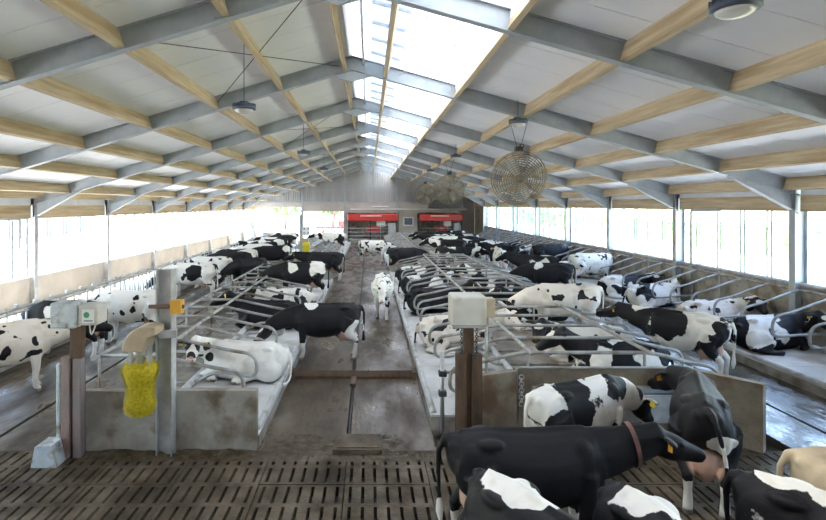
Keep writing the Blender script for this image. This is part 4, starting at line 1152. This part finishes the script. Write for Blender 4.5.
# centre block, right stalls (heads to the left)
cow('black and white cow lying just behind the ochre end wall', 5.2, 11.1, 181, 'lie', z=BED, bias=.1, vox=N1, scale=1.7, blots=[(.1,.2,.6,.22,1)])
cow('white speckled cow lying in the centre block right stalls', 5.1, 12.45, 180, 'lie_l', z=BED, bias=-.6, scale=2.4, vox=N2, white=PINKW)
cow('white cow with small black spots standing in a right stall', 5.35, 14.65, 178, 'low', z=BED, bias=-.8, scale=2.5, vox=N2, white=PINKW)
cow('black cow lying deep in the right stalls of the centre block', 5.3, 16.8, 180, 'lie', z=BED, bias=.7, vox=N2)
cow('patched cow lying in the right stalls near the far end', 5.3, 20.0, 180, 'lie_r', z=BED, bias=.2, vox=N3)
cow('spotted cow lying furthest in the right stalls of the near block', 5.3, 23.2, 180, 'lie', z=BED, bias=-.1, scale=1.8, vox=N3)
# right alley
cow('black and white cow standing with its rear in the wet right alley', 7.05, 12.05, 131, 'level', s=.98, bias=.0, seed=9.7, vox=N1, tagm='tag', blots=[(.28,.2,1.2,.42,1),(.85,.1,1.2,.25,1),(-.75,.25,1.25,.16,1),(-.45,.2,1.1,.26,-1)])
cow('black cow with white stripe standing across the right alley', 7.35, 22.0, 168, 'low', bias=.95, vox=N2, blots=[(.45,.1,1.3,.2,-1)])
cow('white cow standing tail first in the outer row near the window', 9.8, 23.9, 4, 'turn', z=BED, bias=-.85, vox=N2)
cow('black cow with white patch standing in the outer row by the windows', 9.8, 29.3, 2, 'turn', z=BED, bias=.9, vox=N2, blots=[(.0,.1,1.2,.22,-1)])
cow('white cow standing seen from behind in the cross passage on the right', 7.05, 29.1, 84, 'level', bias=-.9, vox=N2)
cow('cream white cow standing in the outer row at the right picture edge', 9.8, 10.3, 6, 'turn', z=BED, bias=-1.0, vox=N2, white=(.72,.64,.52,1), face='white', spots=0)
# outer row, lying
cow('black and white cow lying nearest in the outer row under the windows', 9.95, 13.5, 4, 'lie_tr', z=BED, bias=.25, vox=N2, scale=1.6)
cow('mostly white cow with tan rump lying in the outer row', 9.98, 15.75, 0, 'lie_tr', z=BED, bias=-.45, vox=N2, white=PINKW)
cow('white cow with black patches lying third in the outer row', 9.98, 18.95, 2, 'lie_tl', z=BED, bias=-.15, vox=N2)
cow('black headed cow lying fourth in the outer row', 9.98, 21.2, 0, 'lie_tr', z=BED, bias=.1, vox=N2)
# cross passage behind the near centre block
cow('black cow with white head stripe in the cross passage, left of three', 1.95, 29.9, 4, 'low', bias=.9, vox=N3)
cow('patched cow in the cross passage, middle of three', 4.75, 30.5, -4, 'level', bias=.2, vox=N3)
# far right herd
herd = [(7.9,25.4,150,.3,'stand'),(7.9,31.9,150,.5,'low'),(7.9,34.4,184,.2,'level'),(7.8,36.1,170,-.3,'stand'),(8.0,38.7,100,.7,'low'),(7.4,41.2,190,.3,'level'),(8.0,43.9,150,0,'stand'),(7.4,46.6,175,.5,'low'),(7.9,49.6,190,.2,'level'),
        (5.1,33.6,180,.5,'stand'),(5.1,37.0,178,-.2,'low'),(5.1,39.4,182,.3,'stand'),(5.2,43.0,180,.8,'level')]
for i, (x, y, h_, b, p) in enumerate(herd):
    inb = x < 6.5
    cow('%s cow of the far right herd, counted away from the viewer' % ORD[i], x, y, h_, p, z=BED if inb else 0, bias=b, vox=N3, group='far herd on the right')
for i, (y, b, p) in enumerate(((26.6,.2,'lie_tl'),(33.0,.6,'lie_tr'),(36.4,-.2,'lie_tl'),(40.0,.4,'lie_tr'))):
    cow('%s lying cow in the far outer row under the windows' % ORD[i], 9.98, y, 0, p, z=BED, bias=b, vox=N3, group='far lying cows in the outer row')
for (m_, _l) in cache.values(): bpy.data.meshes.remove(m_)
print('cows', NC)
